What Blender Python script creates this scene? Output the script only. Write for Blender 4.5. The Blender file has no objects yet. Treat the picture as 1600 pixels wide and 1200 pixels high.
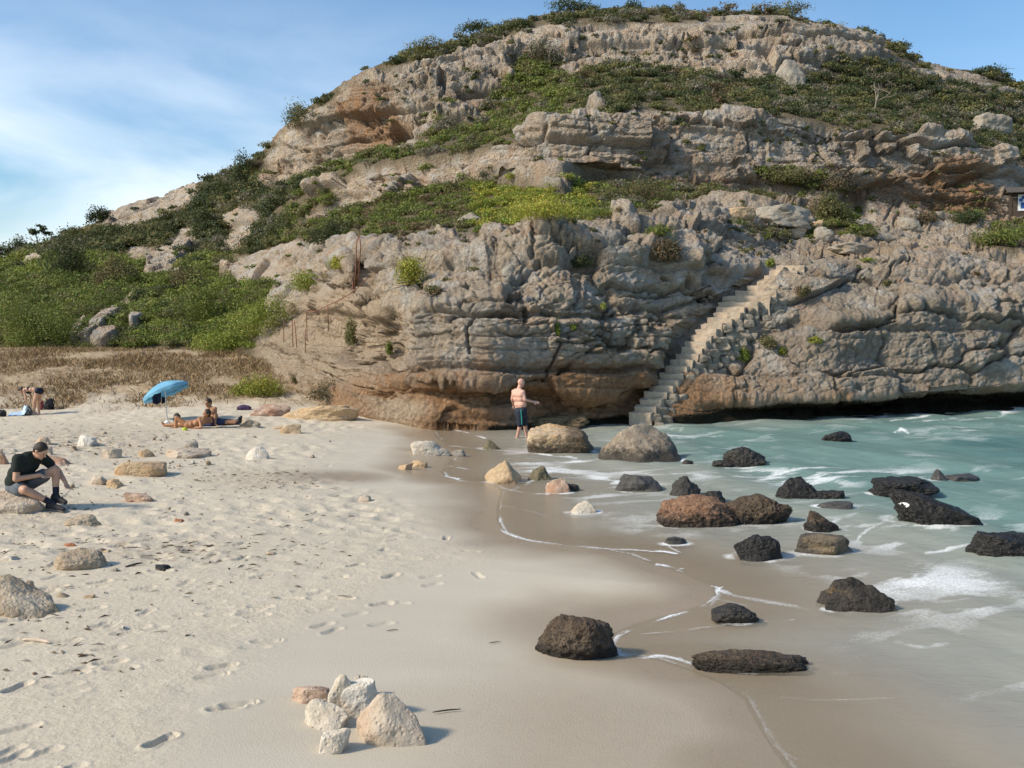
import bpy, math
import numpy as np
from mathutils import Vector, Matrix
f32 = np.float32
# ------------------------------------------------------------------ camera, sky, sun, exposure
scene = bpy.context.scene
COL = scene.collection
CAM_H = 3.2
FPX = 1555.0                     # focal length in photo pixels (photo is 1600 x 1200)
HORIZON = 500.0
PITCH = math.atan((600.0 - HORIZON) / FPX)
cam_d = bpy.data.cameras.new('camera')
cam_d.sensor_width = 36.0
cam_d.lens = 36.0 * FPX / 1600.0
cam_d.clip_start = 0.1
cam_d.clip_end = 20000.0
cam = bpy.data.objects.new('camera', cam_d)
COL.objects.link(cam)
cam.location = (0, 0, CAM_H)
cam.rotation_euler = (math.pi / 2 - PITCH, 0, 0)
scene.camera = cam

SUN_EL, SUN_AZ = math.radians(37), math.radians(22)    # azimuth: from the left, a little behind the camera
SUN_DIR = Vector((-math.cos(SUN_EL) * math.cos(SUN_AZ), -math.cos(SUN_EL) * math.sin(SUN_AZ), math.sin(SUN_EL)))
sun_d = bpy.data.lights.new('sun', 'SUN')
sun_d.energy = 3.3
sun_d.angle = math.radians(6)
sun_d.color = (1.0, 0.87, 0.70)
sun = bpy.data.objects.new('sun', sun_d)
COL.objects.link(sun)
sun.rotation_euler = (-SUN_DIR).to_track_quat('-Z', 'Y').to_euler()

world = bpy.data.worlds.new('World')
scene.world = world
world.use_nodes = True
wn, wl = world.node_tree.nodes, world.node_tree.links
wn.clear()
w_out = wn.new('ShaderNodeOutputWorld')
w_bg = wn.new('ShaderNodeBackground')
w_sky = wn.new('ShaderNodeTexSky')
w_sky.sky_type = 'NISHITA'
w_sky.sun_disc = False
w_sky.sun_elevation = SUN_EL
w_sky.sun_rotation = math.atan2(SUN_DIR.x, SUN_DIR.y)
w_sky.air_density = 1.0
w_sky.dust_density = 1.6
w_sky.ozone_density = 0.9
w_tc = wn.new('ShaderNodeTexCoord')
w_map = wn.new('ShaderNodeMapping')
w_map.inputs['Rotation'].default_value = (0.0, math.radians(-14), math.radians(12))
w_map.inputs['Scale'].default_value = (1.1, 1.4, 4.0)
w_n = wn.new('ShaderNodeTexNoise')
w_n.inputs['Scale'].default_value = 2.1
w_n.inputs['Detail'].default_value = 7
w_n.inputs['Roughness'].default_value = 0.52
w_n.inputs['Distortion'].default_value = 0.5
w_r = wn.new('ShaderNodeMapRange')
w_r.inputs['From Min'].default_value = 0.36
w_r.inputs['From Max'].default_value = 0.80
w_r.clamp = True
w_sep = wn.new('ShaderNodeSeparateXYZ')
w_low = wn.new('ShaderNodeMapRange')       # more thin cloud low over the land to the left
w_low.inputs['From Min'].default_value = 0.31
w_low.inputs['From Max'].default_value = 0.02
w_low.inputs['To Min'].default_value = 0.06
w_low.inputs['To Max'].default_value = 1.8
w_low.clamp = True
w_side = wn.new('ShaderNodeMapRange')
w_side.inputs['From Min'].default_value = 0.35
w_side.inputs['From Max'].default_value = -0.45
w_side.inputs['To Min'].default_value = 0.15
w_side.inputs['To Max'].default_value = 1.0
w_side.clamp = True
w_m1 = wn.new('ShaderNodeMath'); w_m1.operation = 'MULTIPLY'
w_m2 = wn.new('ShaderNodeMath'); w_m2.operation = 'MULTIPLY'
w_mix = wn.new('ShaderNodeMixRGB')
w_mix.inputs['Color2'].default_value = (8.8, 9.0, 9.1, 1)
wl.new(w_tc.outputs['Generated'], w_map.inputs['Vector'])
wl.new(w_map.outputs['Vector'], w_n.inputs['Vector'])
wl.new(w_n.outputs['Fac'], w_r.inputs['Value'])
wl.new(w_tc.outputs['Generated'], w_sep.inputs['Vector'])
wl.new(w_sep.outputs['Z'], w_low.inputs['Value'])
wl.new(w_sep.outputs['X'], w_side.inputs['Value'])
wl.new(w_r.outputs['Result'], w_m1.inputs[0])
wl.new(w_low.outputs['Result'], w_m1.inputs[1])
wl.new(w_m1.outputs[0], w_m2.inputs[0])
wl.new(w_side.outputs['Result'], w_m2.inputs[1])
wl.new(w_m2.outputs[0], w_mix.inputs['Fac'])
w_tint = wn.new('ShaderNodeMixRGB'); w_tint.blend_type = 'MULTIPLY'; w_tint.inputs['Fac'].default_value = 1.0
w_tint.inputs['Color2'].default_value = (0.70, 0.94, 1.10, 1)
wl.new(w_sky.outputs['Color'], w_tint.inputs['Color1'])
wl.new(w_tint.outputs['Color'], w_mix.inputs['Color1'])
wl.new(w_mix.outputs['Color'], w_bg.inputs['Color'])
w_bg.inputs['Strength'].default_value = 0.12
wl.new(w_bg.outputs['Background'], w_out.inputs['Surface'])

vs = scene.view_settings
vs.view_transform = 'Standard'
vs.look = 'None'
vs.exposure = 0.47
vs.gamma = 1.0
scene.cycles.max_bounces = 6
scene.cycles.diffuse_bounces = 3
scene.cycles.glossy_bounces = 2
scene.cycles.transparent_max_bounces = 8
scene.cycles.use_denoising = True

# ------------------------------------------------------------------ helpers: photo pixel -> world point
CP, SP = math.cos(PITCH), math.sin(PITCH)
def rays(px, py):
    a = (np.asarray(px, float) - 800.0) / FPX
    b = (600.0 - np.asarray(py, float)) / FPX
    return a, CP + b * SP, -SP + b * CP          # direction x, y, z
def at_depth(px, py, Y):                          # point at forward distance Y
    a, dy, dz = rays(px, py)
    t = np.asarray(Y, float) / dy
    return a * t, dy * t, CAM_H + dz * t
def at_level(px, py, z=0.0):                      # point at height z
    a, dy, dz = rays(px, py)
    t = (z - CAM_H) / dz
    return a * t, dy * t, z + 0 * t
def to_px(x, y, z):
    yc = y * CP - (z - CAM_H) * SP
    zc = y * SP + (z - CAM_H) * CP
    return 800.0 + FPX * x / yc, 600.0 - FPX * zc / yc

# ------------------------------------------------------------------ helpers: numpy noise
def _hash(ix, iy, iz, seed):
    h = (ix.astype(np.uint32) * np.uint32(374761393)) ^ (iy.astype(np.uint32) * np.uint32(668265263)) ^ (iz.astype(np.uint32) * np.uint32(2147483647 - 58)) ^ np.uint32((seed * 1274126177) & 0xffffffff)
    h = (h ^ (h >> np.uint32(13))) * np.uint32(1274126177)
    h = (h ^ (h >> np.uint32(16))) * np.uint32(2246822519)
    return (h ^ (h >> np.uint32(15)))
def _h01(h):
    return (h & np.uint32(0xffffff)).astype(f32) * f32(1.0 / 16777215.0)
def vnoise(x, y, z, seed=0):                      # value noise, -1..1
    x0, y0, z0 = np.floor(x), np.floor(y), np.floor(z)
    fx, fy, fz = (x - x0).astype(f32), (y - y0).astype(f32), (z - z0).astype(f32)
    ix, iy, iz = x0.astype(np.int64), y0.astype(np.int64), z0.astype(np.int64)
    ux, uy, uz = fx*fx*fx*(fx*(fx*6-15)+10), fy*fy*fy*(fy*(fy*6-15)+10), fz*fz*fz*(fz*(fz*6-15)+10)
    def c(a, b, d): return _h01(_hash(ix + a, iy + b, iz + d, seed))
    x00 = c(0,0,0); x00 += (c(1,0,0) - x00) * ux
    x10 = c(0,1,0); x10 += (c(1,1,0) - x10) * ux
    x01 = c(0,0,1); x01 += (c(1,0,1) - x01) * ux
    x11 = c(0,1,1); x11 += (c(1,1,1) - x11) * ux
    x00 += (x10 - x00) * uy
    x01 += (x11 - x01) * uy
    return (x00 + (x01 - x00) * uz) * 2 - 1
R1 = np.array([[0.36, 0.48, -0.80], [-0.80, 0.60, 0.0], [0.48, 0.64, 0.60]])
def fbm(x, y, z, scale, octv=4, seed=0, gain=0.5, ridged=False):
    p = [np.asarray(x) / scale, np.asarray(y) / scale, np.asarray(z) / scale]
    amp, tot, out = 1.0, 0.0, 0.0
    for o in range(octv):
        n = vnoise(p[0], p[1], p[2], seed + o * 17)
        if ridged: n = 1 - 2 * np.abs(n)
        out = out + amp * n
        tot += amp
        amp *= gain
        p = [2.03 * (R1[i][0] * p[0] + R1[i][1] * p[1] + R1[i][2] * p[2]) + 11.7 * (i + 1) for i in range(3)]
    return out / tot
def worley(x, y, z, seed=0):                      # F1, F2, cell value
    x0, y0, z0 = np.floor(x).astype(np.int64), np.floor(y).astype(np.int64), np.floor(z).astype(np.int64)
    f1 = np.full(x.shape, 9.0, f32); f2 = f1.copy(); cid = np.zeros(x.shape, f32)
    for a in (-1, 0, 1):
        for b in (-1, 0, 1):
            for c in (-1, 0, 1):
                h = _hash(x0 + a, y0 + b, z0 + c, seed)
                px = (h & np.uint32(1023)).astype(f32) / 1023; py = ((h >> np.uint32(10)) & np.uint32(1023)).astype(f32) / 1023
                pz = ((h >> np.uint32(20)) & np.uint32(1023)).astype(f32) / 1023
                d = np.sqrt((x0 + a + px - x)**2 + (y0 + b + py - y)**2 + (z0 + c + pz - z)**2).astype(f32)
                m = d < f1
                f2 = np.where(m, f1, np.minimum(f2, d))
                cid = np.where(m, px, cid)
                f1 = np.where(m, d, f1)
    return f1, f2, cid
def sstep(a, b, x):
    t = np.clip((np.asarray(x, float) - a) / (b - a), 0, 1)
    return t * t * (3 - 2 * t)

# ------------------------------------------------------------------ helpers: objects
def link_mesh(name, verts, faces, mat=None, parent=None, attrs=None, smooth=True, sizes=None):
    """one mesh object; faces is an (n,k) array, or a flat index array with sizes"""
    me = bpy.data.meshes.new(name)
    verts = np.ascontiguousarray(verts, f32)
    me.vertices.add(len(verts))
    me.vertices.foreach_set('co', verts.ravel())
    if sizes is None:
        faces = np.ascontiguousarray(faces, np.int32)
        n, k = faces.shape
        flat = faces.ravel(); st = np.arange(n, dtype=np.int32) * k
    else:
        flat = np.ascontiguousarray(faces, np.int32)
        st = np.concatenate([[0], np.cumsum(sizes)[:-1]]).astype(np.int32); n = len(sizes)
    me.loops.add(len(flat))
    me.loops.foreach_set('vertex_index', flat)
    me.polygons.add(n)
    me.polygons.foreach_set('loop_start', st)
    me.update(calc_edges=True)
    me.polygons.foreach_set('use_smooth', np.full(n, smooth, bool))
    for k, v in (attrs or {}).items():
        v = np.asarray(v, f32)
        if v.ndim == 1:
            a = me.attributes.new(k, 'FLOAT', 'POINT'); a.data.foreach_set('value', v)
        else:
            a = me.attributes.new(k, 'FLOAT_COLOR', 'POINT')
            if v.shape[1] == 3: v = np.concatenate([v, np.ones((len(v), 1), f32)], 1)
            a.data.foreach_set('color', np.ascontiguousarray(v, f32).ravel())
    if mat: me.materials.append(mat)
    ob = bpy.data.objects.new(name, me)
    COL.objects.link(ob)
    if parent: ob.parent = parent
    return ob
def tag(o, label=None, cat=None, group=None, kind=None):
    if label: o['label'] = label
    if cat: o['category'] = cat
    if group: o['group'] = group
    if kind: o['kind'] = kind
    return o
def empty(name, loc=(0, 0, 0), rz=0.0):
    o = bpy.data.objects.new(name, None)
    o.empty_display_size = 0.2
    o.location = loc; o.rotation_euler = (0, 0, rz)
    COL.objects.link(o)
    return o
def grid_faces(nr, nc):
    i = (np.arange(nr - 1)[:, None] * nc + np.arange(nc - 1)[None, :]).ravel()
    return np.stack([i, i + 1, i + nc + 1, i + nc], 1)

# ------------------------------------------------------------------ helpers: materials
class MatB:
    def __init__(s, name):
        s.m = bpy.data.materials.new(name); s.m.use_nodes = True
        s.n, s.l = s.m.node_tree.nodes, s.m.node_tree.links
        s.n.clear()
        s.out = s.n.new('ShaderNodeOutputMaterial')
        s.b = s.n.new('ShaderNodeBsdfPrincipled')
        s.l.new(s.b.outputs[0], s.out.inputs['Surface'])
    def set(s, node, key, v):
        if isinstance(v, bpy.types.NodeSocket): s.l.new(v, node.inputs[key])
        elif v is not None:
            if isinstance(v, (tuple, list)) and len(v) == 3 and node.inputs[key].type == 'RGBA': v = (*v, 1)
            node.inputs[key].default_value = v
    def attr(s, name, what='Fac'):
        a = s.n.new('ShaderNodeAttribute'); a.attribute_name = name
        return a.outputs[what]
    def coord(s, which='Object', scale=None):
        t = s.n.new('ShaderNodeTexCoord').outputs[which]
        if scale is None: return t
        m = s.n.new('ShaderNodeMapping'); s.l.new(t, m.inputs['Vector'])
        m.inputs['Scale'].default_value = scale
        return m.outputs['Vector']
    def noise(s, vec, scale, detail=4, rough=0.55, dist=0.0):
        t = s.n.new('ShaderNodeTexNoise'); s.l.new(vec, t.inputs['Vector'])
        t.inputs['Scale'].default_value = scale; t.inputs['Detail'].default_value = detail
        t.inputs['Roughness'].default_value = rough; t.inputs['Distortion'].default_value = dist
        return t.outputs['Fac']
    def voro(s, vec, scale, feature='F1', out='Distance'):
        t = s.n.new('ShaderNodeTexVoronoi'); t.feature = feature
        s.l.new(vec, t.inputs['Vector']); t.inputs['Scale'].default_value = scale
        return t.outputs[out]
    def rng(s, v, a, b, c=0.0, d=1.0):
        t = s.n.new('ShaderNodeMapRange'); t.clamp = True
        s.set(t, 'Value', v)
        for k, q in zip(('From Min', 'From Max', 'To Min', 'To Max'), (a, b, c, d)): t.inputs[k].default_value = q
        return t.outputs['Result']
    def math(s, op, a, b=None):
        t = s.n.new('ShaderNodeMath'); t.operation = op
        s.set(t, 0, a)
        if b is not None: s.set(t, 1, b)
        return t.outputs[0]
    def mix(s, f, a, b, mode='MIX'):
        t = s.n.new('ShaderNodeMixRGB'); t.blend_type = mode
        s.set(t, 'Fac', f); s.set(t, 'Color1', a); s.set(t, 'Color2', b)
        return t.outputs[0]
    def bump(s, h, strength=0.5, dist=0.05, normal=None):
        t = s.n.new('ShaderNodeBump'); s.set(t, 'Height', h)
        t.inputs['Strength'].default_value = strength; t.inputs['Distance'].default_value = dist
        if normal is not None: s.l.new(normal, t.inputs['Normal'])
        return t.outputs['Normal']
    def fin(s, color=None, rough=0.8, normal=None, spec=None):
        s.set(s.b, 'Base Color', color); s.set(s.b, 'Roughness', rough)
        if normal is not None: s.l.new(normal, s.b.inputs['Normal'])
        if spec is not None: s.set(s.b, 'Specular IOR Level', spec)
        return s.m
def flat_mat(name, color, rough=0.7, var=0.18, scale=9.0, bump=0.0, spec=0.4):
    m = MatB(name); v = m.coord()
    n = m.noise(v, scale, 4)
    c = m.mix(m.rng(n, 0.3, 0.7), tuple(x * (1 - var) for x in color), tuple(min(1, x * (1 + var)) for x in color))
    nrm = m.bump(m.noise(v, scale * 4, 4), bump, 0.01) if bump else None
    return m.fin(c, rough, nrm, spec)
# ------------------------------------------------------------------ the headland: contour lines (photo pixel x, y, distance)
CURV = [
 [(-900,558,52),(-300,556,50),(0,556,48),(200,554,47),(350,554,45),(420,575,41),(470,608,36.5),(540,638,32.5),(600,650,30),(660,659,28.7),(760,666,28.5),(900,670,29.6),(1000,670,30.5),(1100,662,31),(1200,656,31.8),(1300,653,32.5),(1450,649,33.5),(1600,643,35),(1800,637,37),(2200,626,42),(2800,602,52)],
 [(-900,530,55),(0,538,50.5),(350,532,47),(420,552,42.5),(470,590,37.5),(540,620,33.5),(600,628,31),(660,605,29.5),(760,612,29.2),(900,628,30.2),(1000,640,31),(1100,640,32.4),(1200,638,33.4),(1300,636,34.2),(1450,632,35.4),(1600,626,37),(1800,620,39),(2200,608,44.5),(2800,588,53)],
 [(-900,520,57),(0,528,52),(350,520,48.5),(420,538,43.5),(470,572,38.5),(540,600,34.5),(600,598,30.5),(660,588,28.8),(760,598,28.4),(900,610,29.5),(1000,622,31),(1100,622,31.2),(1200,625,31.6),(1300,622,32.0),(1450,615,33.0),(1600,600,34.6),(1800,596,37),(2200,590,43),(2800,570,53)],
 [(-900,495,62),(0,500,57),(350,490,52),(420,503,46),(470,530,41),(540,530,36),(600,500,31.5),(660,485,30),(760,470,29.6),(900,470,30.3),(1000,490,31.2),(1060,530,31.8),(1100,540,33.2),(1200,540,33.2),(1300,510,33.5),(1450,480,34.8),(1600,470,37),(1800,475,40),(2200,500,46),(2800,540,54)],
 [(-900,475,70),(0,472,65),(350,450,58),(420,458,50),(480,462,45),(540,430,40),(600,415,34.5),(700,395,33),(850,375,32.5),(1000,385,33),(1080,410,34),(1150,430,35.2),(1250,432,36.8),(1350,418,37.8),(1450,410,38.8),(1600,405,41),(1800,410,44),(2200,460,50),(2800,525,56)],
 [(-900,458,78),(0,455,73),(350,422,66),(420,422,57),(480,413,51),(560,392,44),(620,382,40),(700,365,38),(850,345,36.5),(1000,345,38),(1100,352,40),(1180,375,41.5),(1250,400,42.5),(1300,393,44),(1450,387,47),(1600,381,49),(1800,384,52),(2200,430,58),(2800,515,58)],
 [(-900,442,88),(0,436,84),(350,385,77),(420,375,68),(490,350,62),(600,322,58),(700,300,55),(820,290,52),(1000,282,53),(1200,288,54),(1300,302,55),(1400,318,56),(1600,338,57),(1800,345,61),(2200,400,64),(2800,508,60)],
 [(-900,430,96),(0,424,92),(350,340,87),(420,330,77),(490,298,67),(560,262,63),(640,242,60),(720,234,58),(800,218,56),(840,190,54.5),(920,190,54.5),(1000,170,55),(1100,176,56),(1180,175,56),(1300,190,57),(1440,207,58.5),(1560,240,60),(1600,262,61),(1800,300,65),(2200,380,68),(2800,502,62)],
 [(-900,420,104),(0,414,101),(350,290,97),(400,296,88),(450,282,86),(500,265,83),(600,226,79),(680,205,77),(750,185,78),(800,150,80),(900,112,83),(1000,97,84),(1100,112,82),(1200,128,81),(1300,145,81),(1420,155,83),(1500,172,85),(1600,200,88),(1800,240,92),(2200,340,94),(2800,498,66)],
 [(-900,412,110),(0,410,108),(350,272,106),(400,256,93),(440,205,90),(500,166,87),(540,132,85),(580,112,84),(640,97,84),(720,83,86),(780,67,88),(820,46,90),(900,36,91),(1000,32,91),(1100,32,90),(1180,36,89),(1250,46,89),(1330,62,90),(1400,82,91),(1430,100,92),(1480,119,93),(1540,128,95),(1600,146,97),(1800,196,102),(2200,315,104),(2800,495,70)],
 [(-900,425,118),(-200,418,116),(0,410,114),(60,384,114),(130,356,113),(200,338,112),(290,304,111),(340,280,110),(400,247,101),(440,204,97),(470,176,95),(540,131,93),(590,104,92),(650,80,92),(720,62,94),(780,42,96),(850,24,98),(950,16,100),(1000,14,100),(1100,20,99),(1200,20,98),(1300,42,98),(1380,60,98),(1430,94,99),(1500,110,100),(1560,121,102),(1600,136,104),(1800,186,108),(2200,305,110),(2800,492,74)],
]
SEG = [46, 44, 130, 100, 66, 74, 120, 92, 104, 30]
colx = np.concatenate([np.arange(-3600, -900, 60.0), np.arange(-900, -150, 12.0), np.arange(-150, 1750, 1.6), np.arange(1750, 2800, 9.0)])
def smooth1(a, k):
    if k < 2: return a
    ker = np.hanning(k + 2)[1:-1]; ker /= ker.sum()
    return np.convolve(np.pad(a, k, mode='edge'), ker, 'same')[k:-k]
cy, cY = [], []
for c in CURV:
    c = np.array(c, float)
    jx = colx + 9 * fbm(colx, colx * 0, colx * 0 + len(cy) * 7.3, 90, 3, 5)
    y = np.interp(jx, c[:, 0], c[:, 1]); Y = np.interp(jx, c[:, 0], c[:, 2])
    cy.append(smooth1(y, 13)); cY.append(smooth1(Y, 19))
rows_y, rows_Y, rows_s = [], [], []
for k in range(len(SEG)):
    t = np.arange(SEG[k]) / SEG[k]
    for q in t:
        rows_y.append(cy[k] + (cy[k + 1] - cy[k]) * q)
        rows_Y.append(cY[k] + (cY[k + 1] - cY[k]) * q)
        rows_s.append(k + q)
rows_y.append(cy[-1]); rows_Y.append(cY[-1]); rows_s.append(10.0)
PY, PD, PS = np.array(rows_y), np.array(rows_Y), np.array(rows_s)
ker = np.hanning(15)[1:-1]; ker /= ker.sum()
def smcol(A):
    P = np.pad(A, ((6, 6), (0, 0)), mode='edge'); o = np.zeros_like(A)
    for i in range(13): o += ker[i] * P[i:i + A.shape[0]]
    return o
PD = smcol(PD)
PX = np.broadcast_to(colx, PY.shape).copy()
# the flight of steps lies in a groove of the lower cliff
ST = np.array([(998,656,30.3), (1108,515,33.0), (1240,416,36.2)], float)
def stair_at(py):
    t = (656.0 - py) / 240.0
    px = np.where(py > 515, 998 + (656 - py) * 110 / 141.0, 1108 + (515 - py) * 132 / 99.0)
    return px, np.where(py > 515, 30.3 + (656 - py) * 2.7 / 141.0, 33.0 + (515 - py) * 3.2 / 99.0), t
spx, sY, stt = stair_at(PY)
dS = PX - spx
inb = sstep(-0.06, -0.01, stt) * (1 - sstep(1.0, 1.1, stt))
wl_ = sstep(-58, -30, dS) * (1 - sstep(22, 40, dS)) * inb
wr_ = sstep(22, 40, dS) * (1 - sstep(60, 150, dS)) * inb
PD = PD * (1 - wl_) + (sY + 0.5) * wl_
PD = PD * (1 - wr_) + (sY + 0.05 + 0.004 * dS) * wr_
groove = np.maximum(wl_ ** 2, wr_ * 0.6)
# the little cut steps by the rusty handrail
w2 = sstep(546, 558, PX) * (1 - sstep(586, 600, PX)) * sstep(472, 462, PY) * (1 - sstep(404, 394, PY))
PD = PD * (1 - w2) + (38.0 + (463 - PY) * 5.0 / 58.0 + .15) * w2
groove = np.maximum(groove, w2)
hx, hy, hz = at_depth(PX, PY, PD)
# skirt below, plateau behind
def addrow(top, x, y, z, s):
    global hx, hy, hz, PS_l
    if top:
        hx = np.vstack([hx, x]); hy = np.vstack([hy, y]); hz = np.vstack([hz, z]); PS_l = PS_l + [s]
    else:
        hx = np.vstack([x, hx]); hy = np.vstack([y, hy]); hz = np.vstack([z, hz]); PS_l = [s] + PS_l
PS_l = list(PS)
NB = 0
for dz in (0.5, 1.2, 2.5, 4.0):
    addrow(False, hx[0], hy[0] + 0.15, hz[0] - dz * 0.6, 0.0); NB += 1
X0, Y0, Z0 = hx[-1].copy(), hy[-1].copy(), hz[-1].copy()
for f, q in ((0.05, 0.99), (0.15, 0.985), (0.3, 0.95), (0.5, 0.8), (0.75, 0.4), (1.0, -0.1)):
    addrow(True, X0 * (1 + f * 0.9), Y0 * (1 + f * 0.9), Z0 * q - 0.2, 10.0)
NR, NC = hx.shape
S = np.broadcast_to(np.array(PS_l)[:, None], (NR, NC))
pad = ((NB, NR - NB - PY.shape[0]), (0, 0))
GRV = np.pad(groove, pad, mode='edge')
PXf = np.broadcast_to(colx, (NR, NC)); PYf = np.pad(PY, pad, mode='edge')
# rock or soil?
BASE = [1, 1, 1, 1, 1, 0.92, 0.62, 1.0, 0.0, 1.0, 0.62]
rk = np.interp(S, [0, 4.9, 5.1, 5.9, 6.02, 6.98, 7.08, 7.95, 8.02, 8.95, 9.1, 10], [1, 1, .5, .42, 1, 1, .15, .1, 1, 1, .45, .28])
lf = sstep(520, 400, PXf) * (1 - sstep(5.7, 6.1, S) * sstep(430, 500, PXf)) * (1 - sstep(7.8, 8.1, S) * sstep(395, 425, PXf))
rk = rk * (1 - lf) + 0.06 * lf - .4 * sstep(9.0, 9.2, S) * sstep(860, 760, PXf)
def ell(cx, cy_, rx, ry, ang=0.0):
    a = math.radians(ang); dx, dy = PXf - cx, PYf - cy_
    u, v = dx * math.cos(a) + dy * math.sin(a), -dx * math.sin(a) + dy * math.cos(a)
    return np.exp(-((u / rx) ** 2 + (v / ry) ** 2) ** 1.5)
EDIT = [  # (x, y, rx, ry, angle, +rock / -scrub)
 (235,330,80,15,-18,1.15),(190,345,34,16,0,.8),(270,315,45,16,-25,1.2),(270,390,56,26,-40,1.3),(215,395,30,14,0,1.1),(380,355,60,22,-40,1.2),(425,412,80,20,-6,1.6),(350,345,30,12,0,.5),
 (172,492,58,11,-42,1.15),(215,500,20,8,-30,.9),(165,532,28,7,-20,.8),(122,512,30,8,-60,.8),(470,395,55,12,-12,.8),(385,435,18,12,0,.8),(55,410,22,8,0,.7),(20,455,16,6,0,.5),(265,420,22,10,0,.7),
 (150,530,40,10,0,.5),(470,480,60,90,0,1),(500,560,90,60,0,1),(450,560,40,30,0,.9),(560,440,60,40,0,1),(520,420,50,16,-18,.9),
 (430,330,45,22,-30,-.8),(500,310,30,12,-30,-.5),(320,350,20,20,0,-.5),(330,375,30,25,0,-.8),
 (640,320,150,20,-14,-1),(560,340,70,18,-14,-1),(830,320,110,20,0,-1),(1000,300,80,16,5,-.9),(1230,275,60,14,10,-.8),(1290,290,60,12,10,-.8),(860,300,40,16,0,.4),
 (1150,320,100,14,3,.5),(1220,335,60,16,3,1),(1080,325,50,9,0,.6),(1380,330,120,20,8,.6),(1320,350,60,14,20,-.5),(1480,360,90,26,0,.8),(1350,385,120,20,0,.9),
 (590,340,16,8,0,.0),(850,95,70,26,-15,-.7),(820,140,60,20,-20,-.9),(960,40,30,14,0,-.4),(1260,150,80,30,0,-.9),(1400,150,120,40,15,-.9),(1330,100,80,30,10,-.4),
 (1500,160,90,30,20,-.9),(1560,190,80,50,0,-.9),(1240,100,36,22,0,.9),(1000,60,160,26,-4,.6),(1180,55,90,28,0,.6),(1090,95,90,12,6,-.2),
 (700,150,60,30,0,.3),(700,180,60,26,-20,-.5),(640,225,60,10,-8,.5),(1030,150,60,10,0,-.3),(920,150,60,10,0,-.4),(930,165,26,8,-4,.5),
 (1560,200,32,12,0,.0),(1500,345,40,16,0,-.4),(1580,365,60,18,0,-.7),(1300,75,60,14,15,.3),(1480,120,60,12,20,.4),(1450,140,60,16,10,.3),
 (900,415,60,16,0,.3),
]
for e in EDIT: rk = rk + e[5] * ell(*e[:5])
nz1 = fbm(hx, hy, hz, 7.0, 4, 21)
nz2 = fbm(hx, hy, hz, 1.6, 3, 22)
rk = sstep(0.36, 0.64, rk + 0.44 * nz1 + 0.2 * nz2 - 0.06)
rk = np.maximum(rk, sstep(0.2, 0.8, GRV))
rk[PYf > 648] = 1.0
left_low = sstep(430, 380, PXf) * sstep(535, 550, PYf)
rk = rk * (1 - left_low)
# relief
def normals(x, y, z):
    P = np.stack([x, y, z], -1)
    du = np.gradient(P, axis=1); dv = np.gradient(P, axis=0)
    n = np.cross(du, dv); n /= np.maximum(np.linalg.norm(n, axis=-1, keepdims=True), 1e-9)
    flip = np.sign((n * P).sum(-1, keepdims=True)); flip[flip == 0] = 1
    return n * -flip                                   # outward = towards the cove
N0 = normals(hx, hy, hz)
dist = hy / 32.0
amp = np.clip(dist, 0.9, 2.8) ** 0.9                  # taller beds in the higher cliffs
wx, wy, wz = (fbm(hx, hy, hz, 3.0, 3, 31) * 0.5, fbm(hx, hy, hz, 3.0, 3, 32) * 0.5, fbm(hx, hy, hz, 4.0, 3, 33) * 0.45)
bul = fbm(hx, hy, hz * 1.3, 6.0, 3, 41) * 0.9
# bedding: layers of uneven thickness that stand out or sit back, a crevice between them
tilt = hz + 0.02 * hx + wz
def beds(T, thick, seed):
    q = T / thick + 0.35 * vnoise(hx / 9, hy / 9, hz * 0, seed)
    i = np.floor(q); f = q - i
    a = _h01(_hash(i.astype(np.int64), np.floor(hx / 7 + i * .37).astype(np.int64), i.astype(np.int64) * 0, seed))
    prof = (a - 0.5)
    edge = np.minimum(f, 1 - f)
    return prof * sstep(0.0, 0.16, edge), np.exp(-(edge / 0.055) ** 2)
b1, c1 = beds(tilt, 1.55, 51)
b2, c2 = beds(tilt * 1.0 + 0.2 * wx, 0.36, 52)
bedz = sstep(-0.25, 0.35, fbm(hx, hy, hz, 9, 2, 53))
wq = fbm(hx, hy, hz, .8, 3, 34) * .28
F1, F2, CI = worley((hx + wx * 1.8) / 3.1 / amp + wq, (hy + wy * 1.8) / 3.1 / amp + wq, (hz + wz) / 1.35 / amp + wq * .7, 61)
crack = np.exp(-((F2 - F1) / 0.05) ** 2)
G1, G2, CJ = worley((hx + wx) / 0.8 / amp + wq, (hy + wy) / 0.8 / amp + wq, (hz + wz) / 0.45 / amp + wq, 62)
crack2 = np.exp(-((G2 - G1) / 0.07) ** 2)
blk = sstep(-0.1, 0.3, fbm(hx, hy, hz, 5, 2, 63))
pit = fbm(hx, hy, hz, 0.9, 4, 71, 0.55, True)
fin_ = fbm(hx, hy, hz, 0.34, 3, 72, 0.6)
S1, S2, SC = worley((hx + .5 * wx) / .34 / amp + wq, (hy + .5 * wy) / .34 / amp + wq, (hz + .3 * wz) / .22 / amp + wq, 65)
sharp = (SC - .5) * 1.5 + sstep(.05, .3, S2 - S1) - .6 + .5 * fbm(hx, hy, hz, .16, 2, 73, .6, True)
karst = sstep(0.25, 0.75, N0[..., 2] + 0.2 * nz2)
smooth_low = sstep(2.6, 1.9, S) * sstep(560, 620, PXf)   # sea-smoothed foot of the cliff
D = bul * 1.25 + amp * (0.75 * b1 - 0.24 * c1 * (0.25 + bedz) + bedz * (0.20 * b2 - 0.06 * c2))
cm = sstep(-0.25, 0.4, fbm(hx, hy, hz, 6, 2, 64))       # only some of the face is broken into blocks
D += amp * ((CI - 0.5) * 0.70 - 0.26 * crack * cm)
D += amp * blk * ((CJ - 0.5) * 0.26 - 0.10 * crack2)
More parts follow.
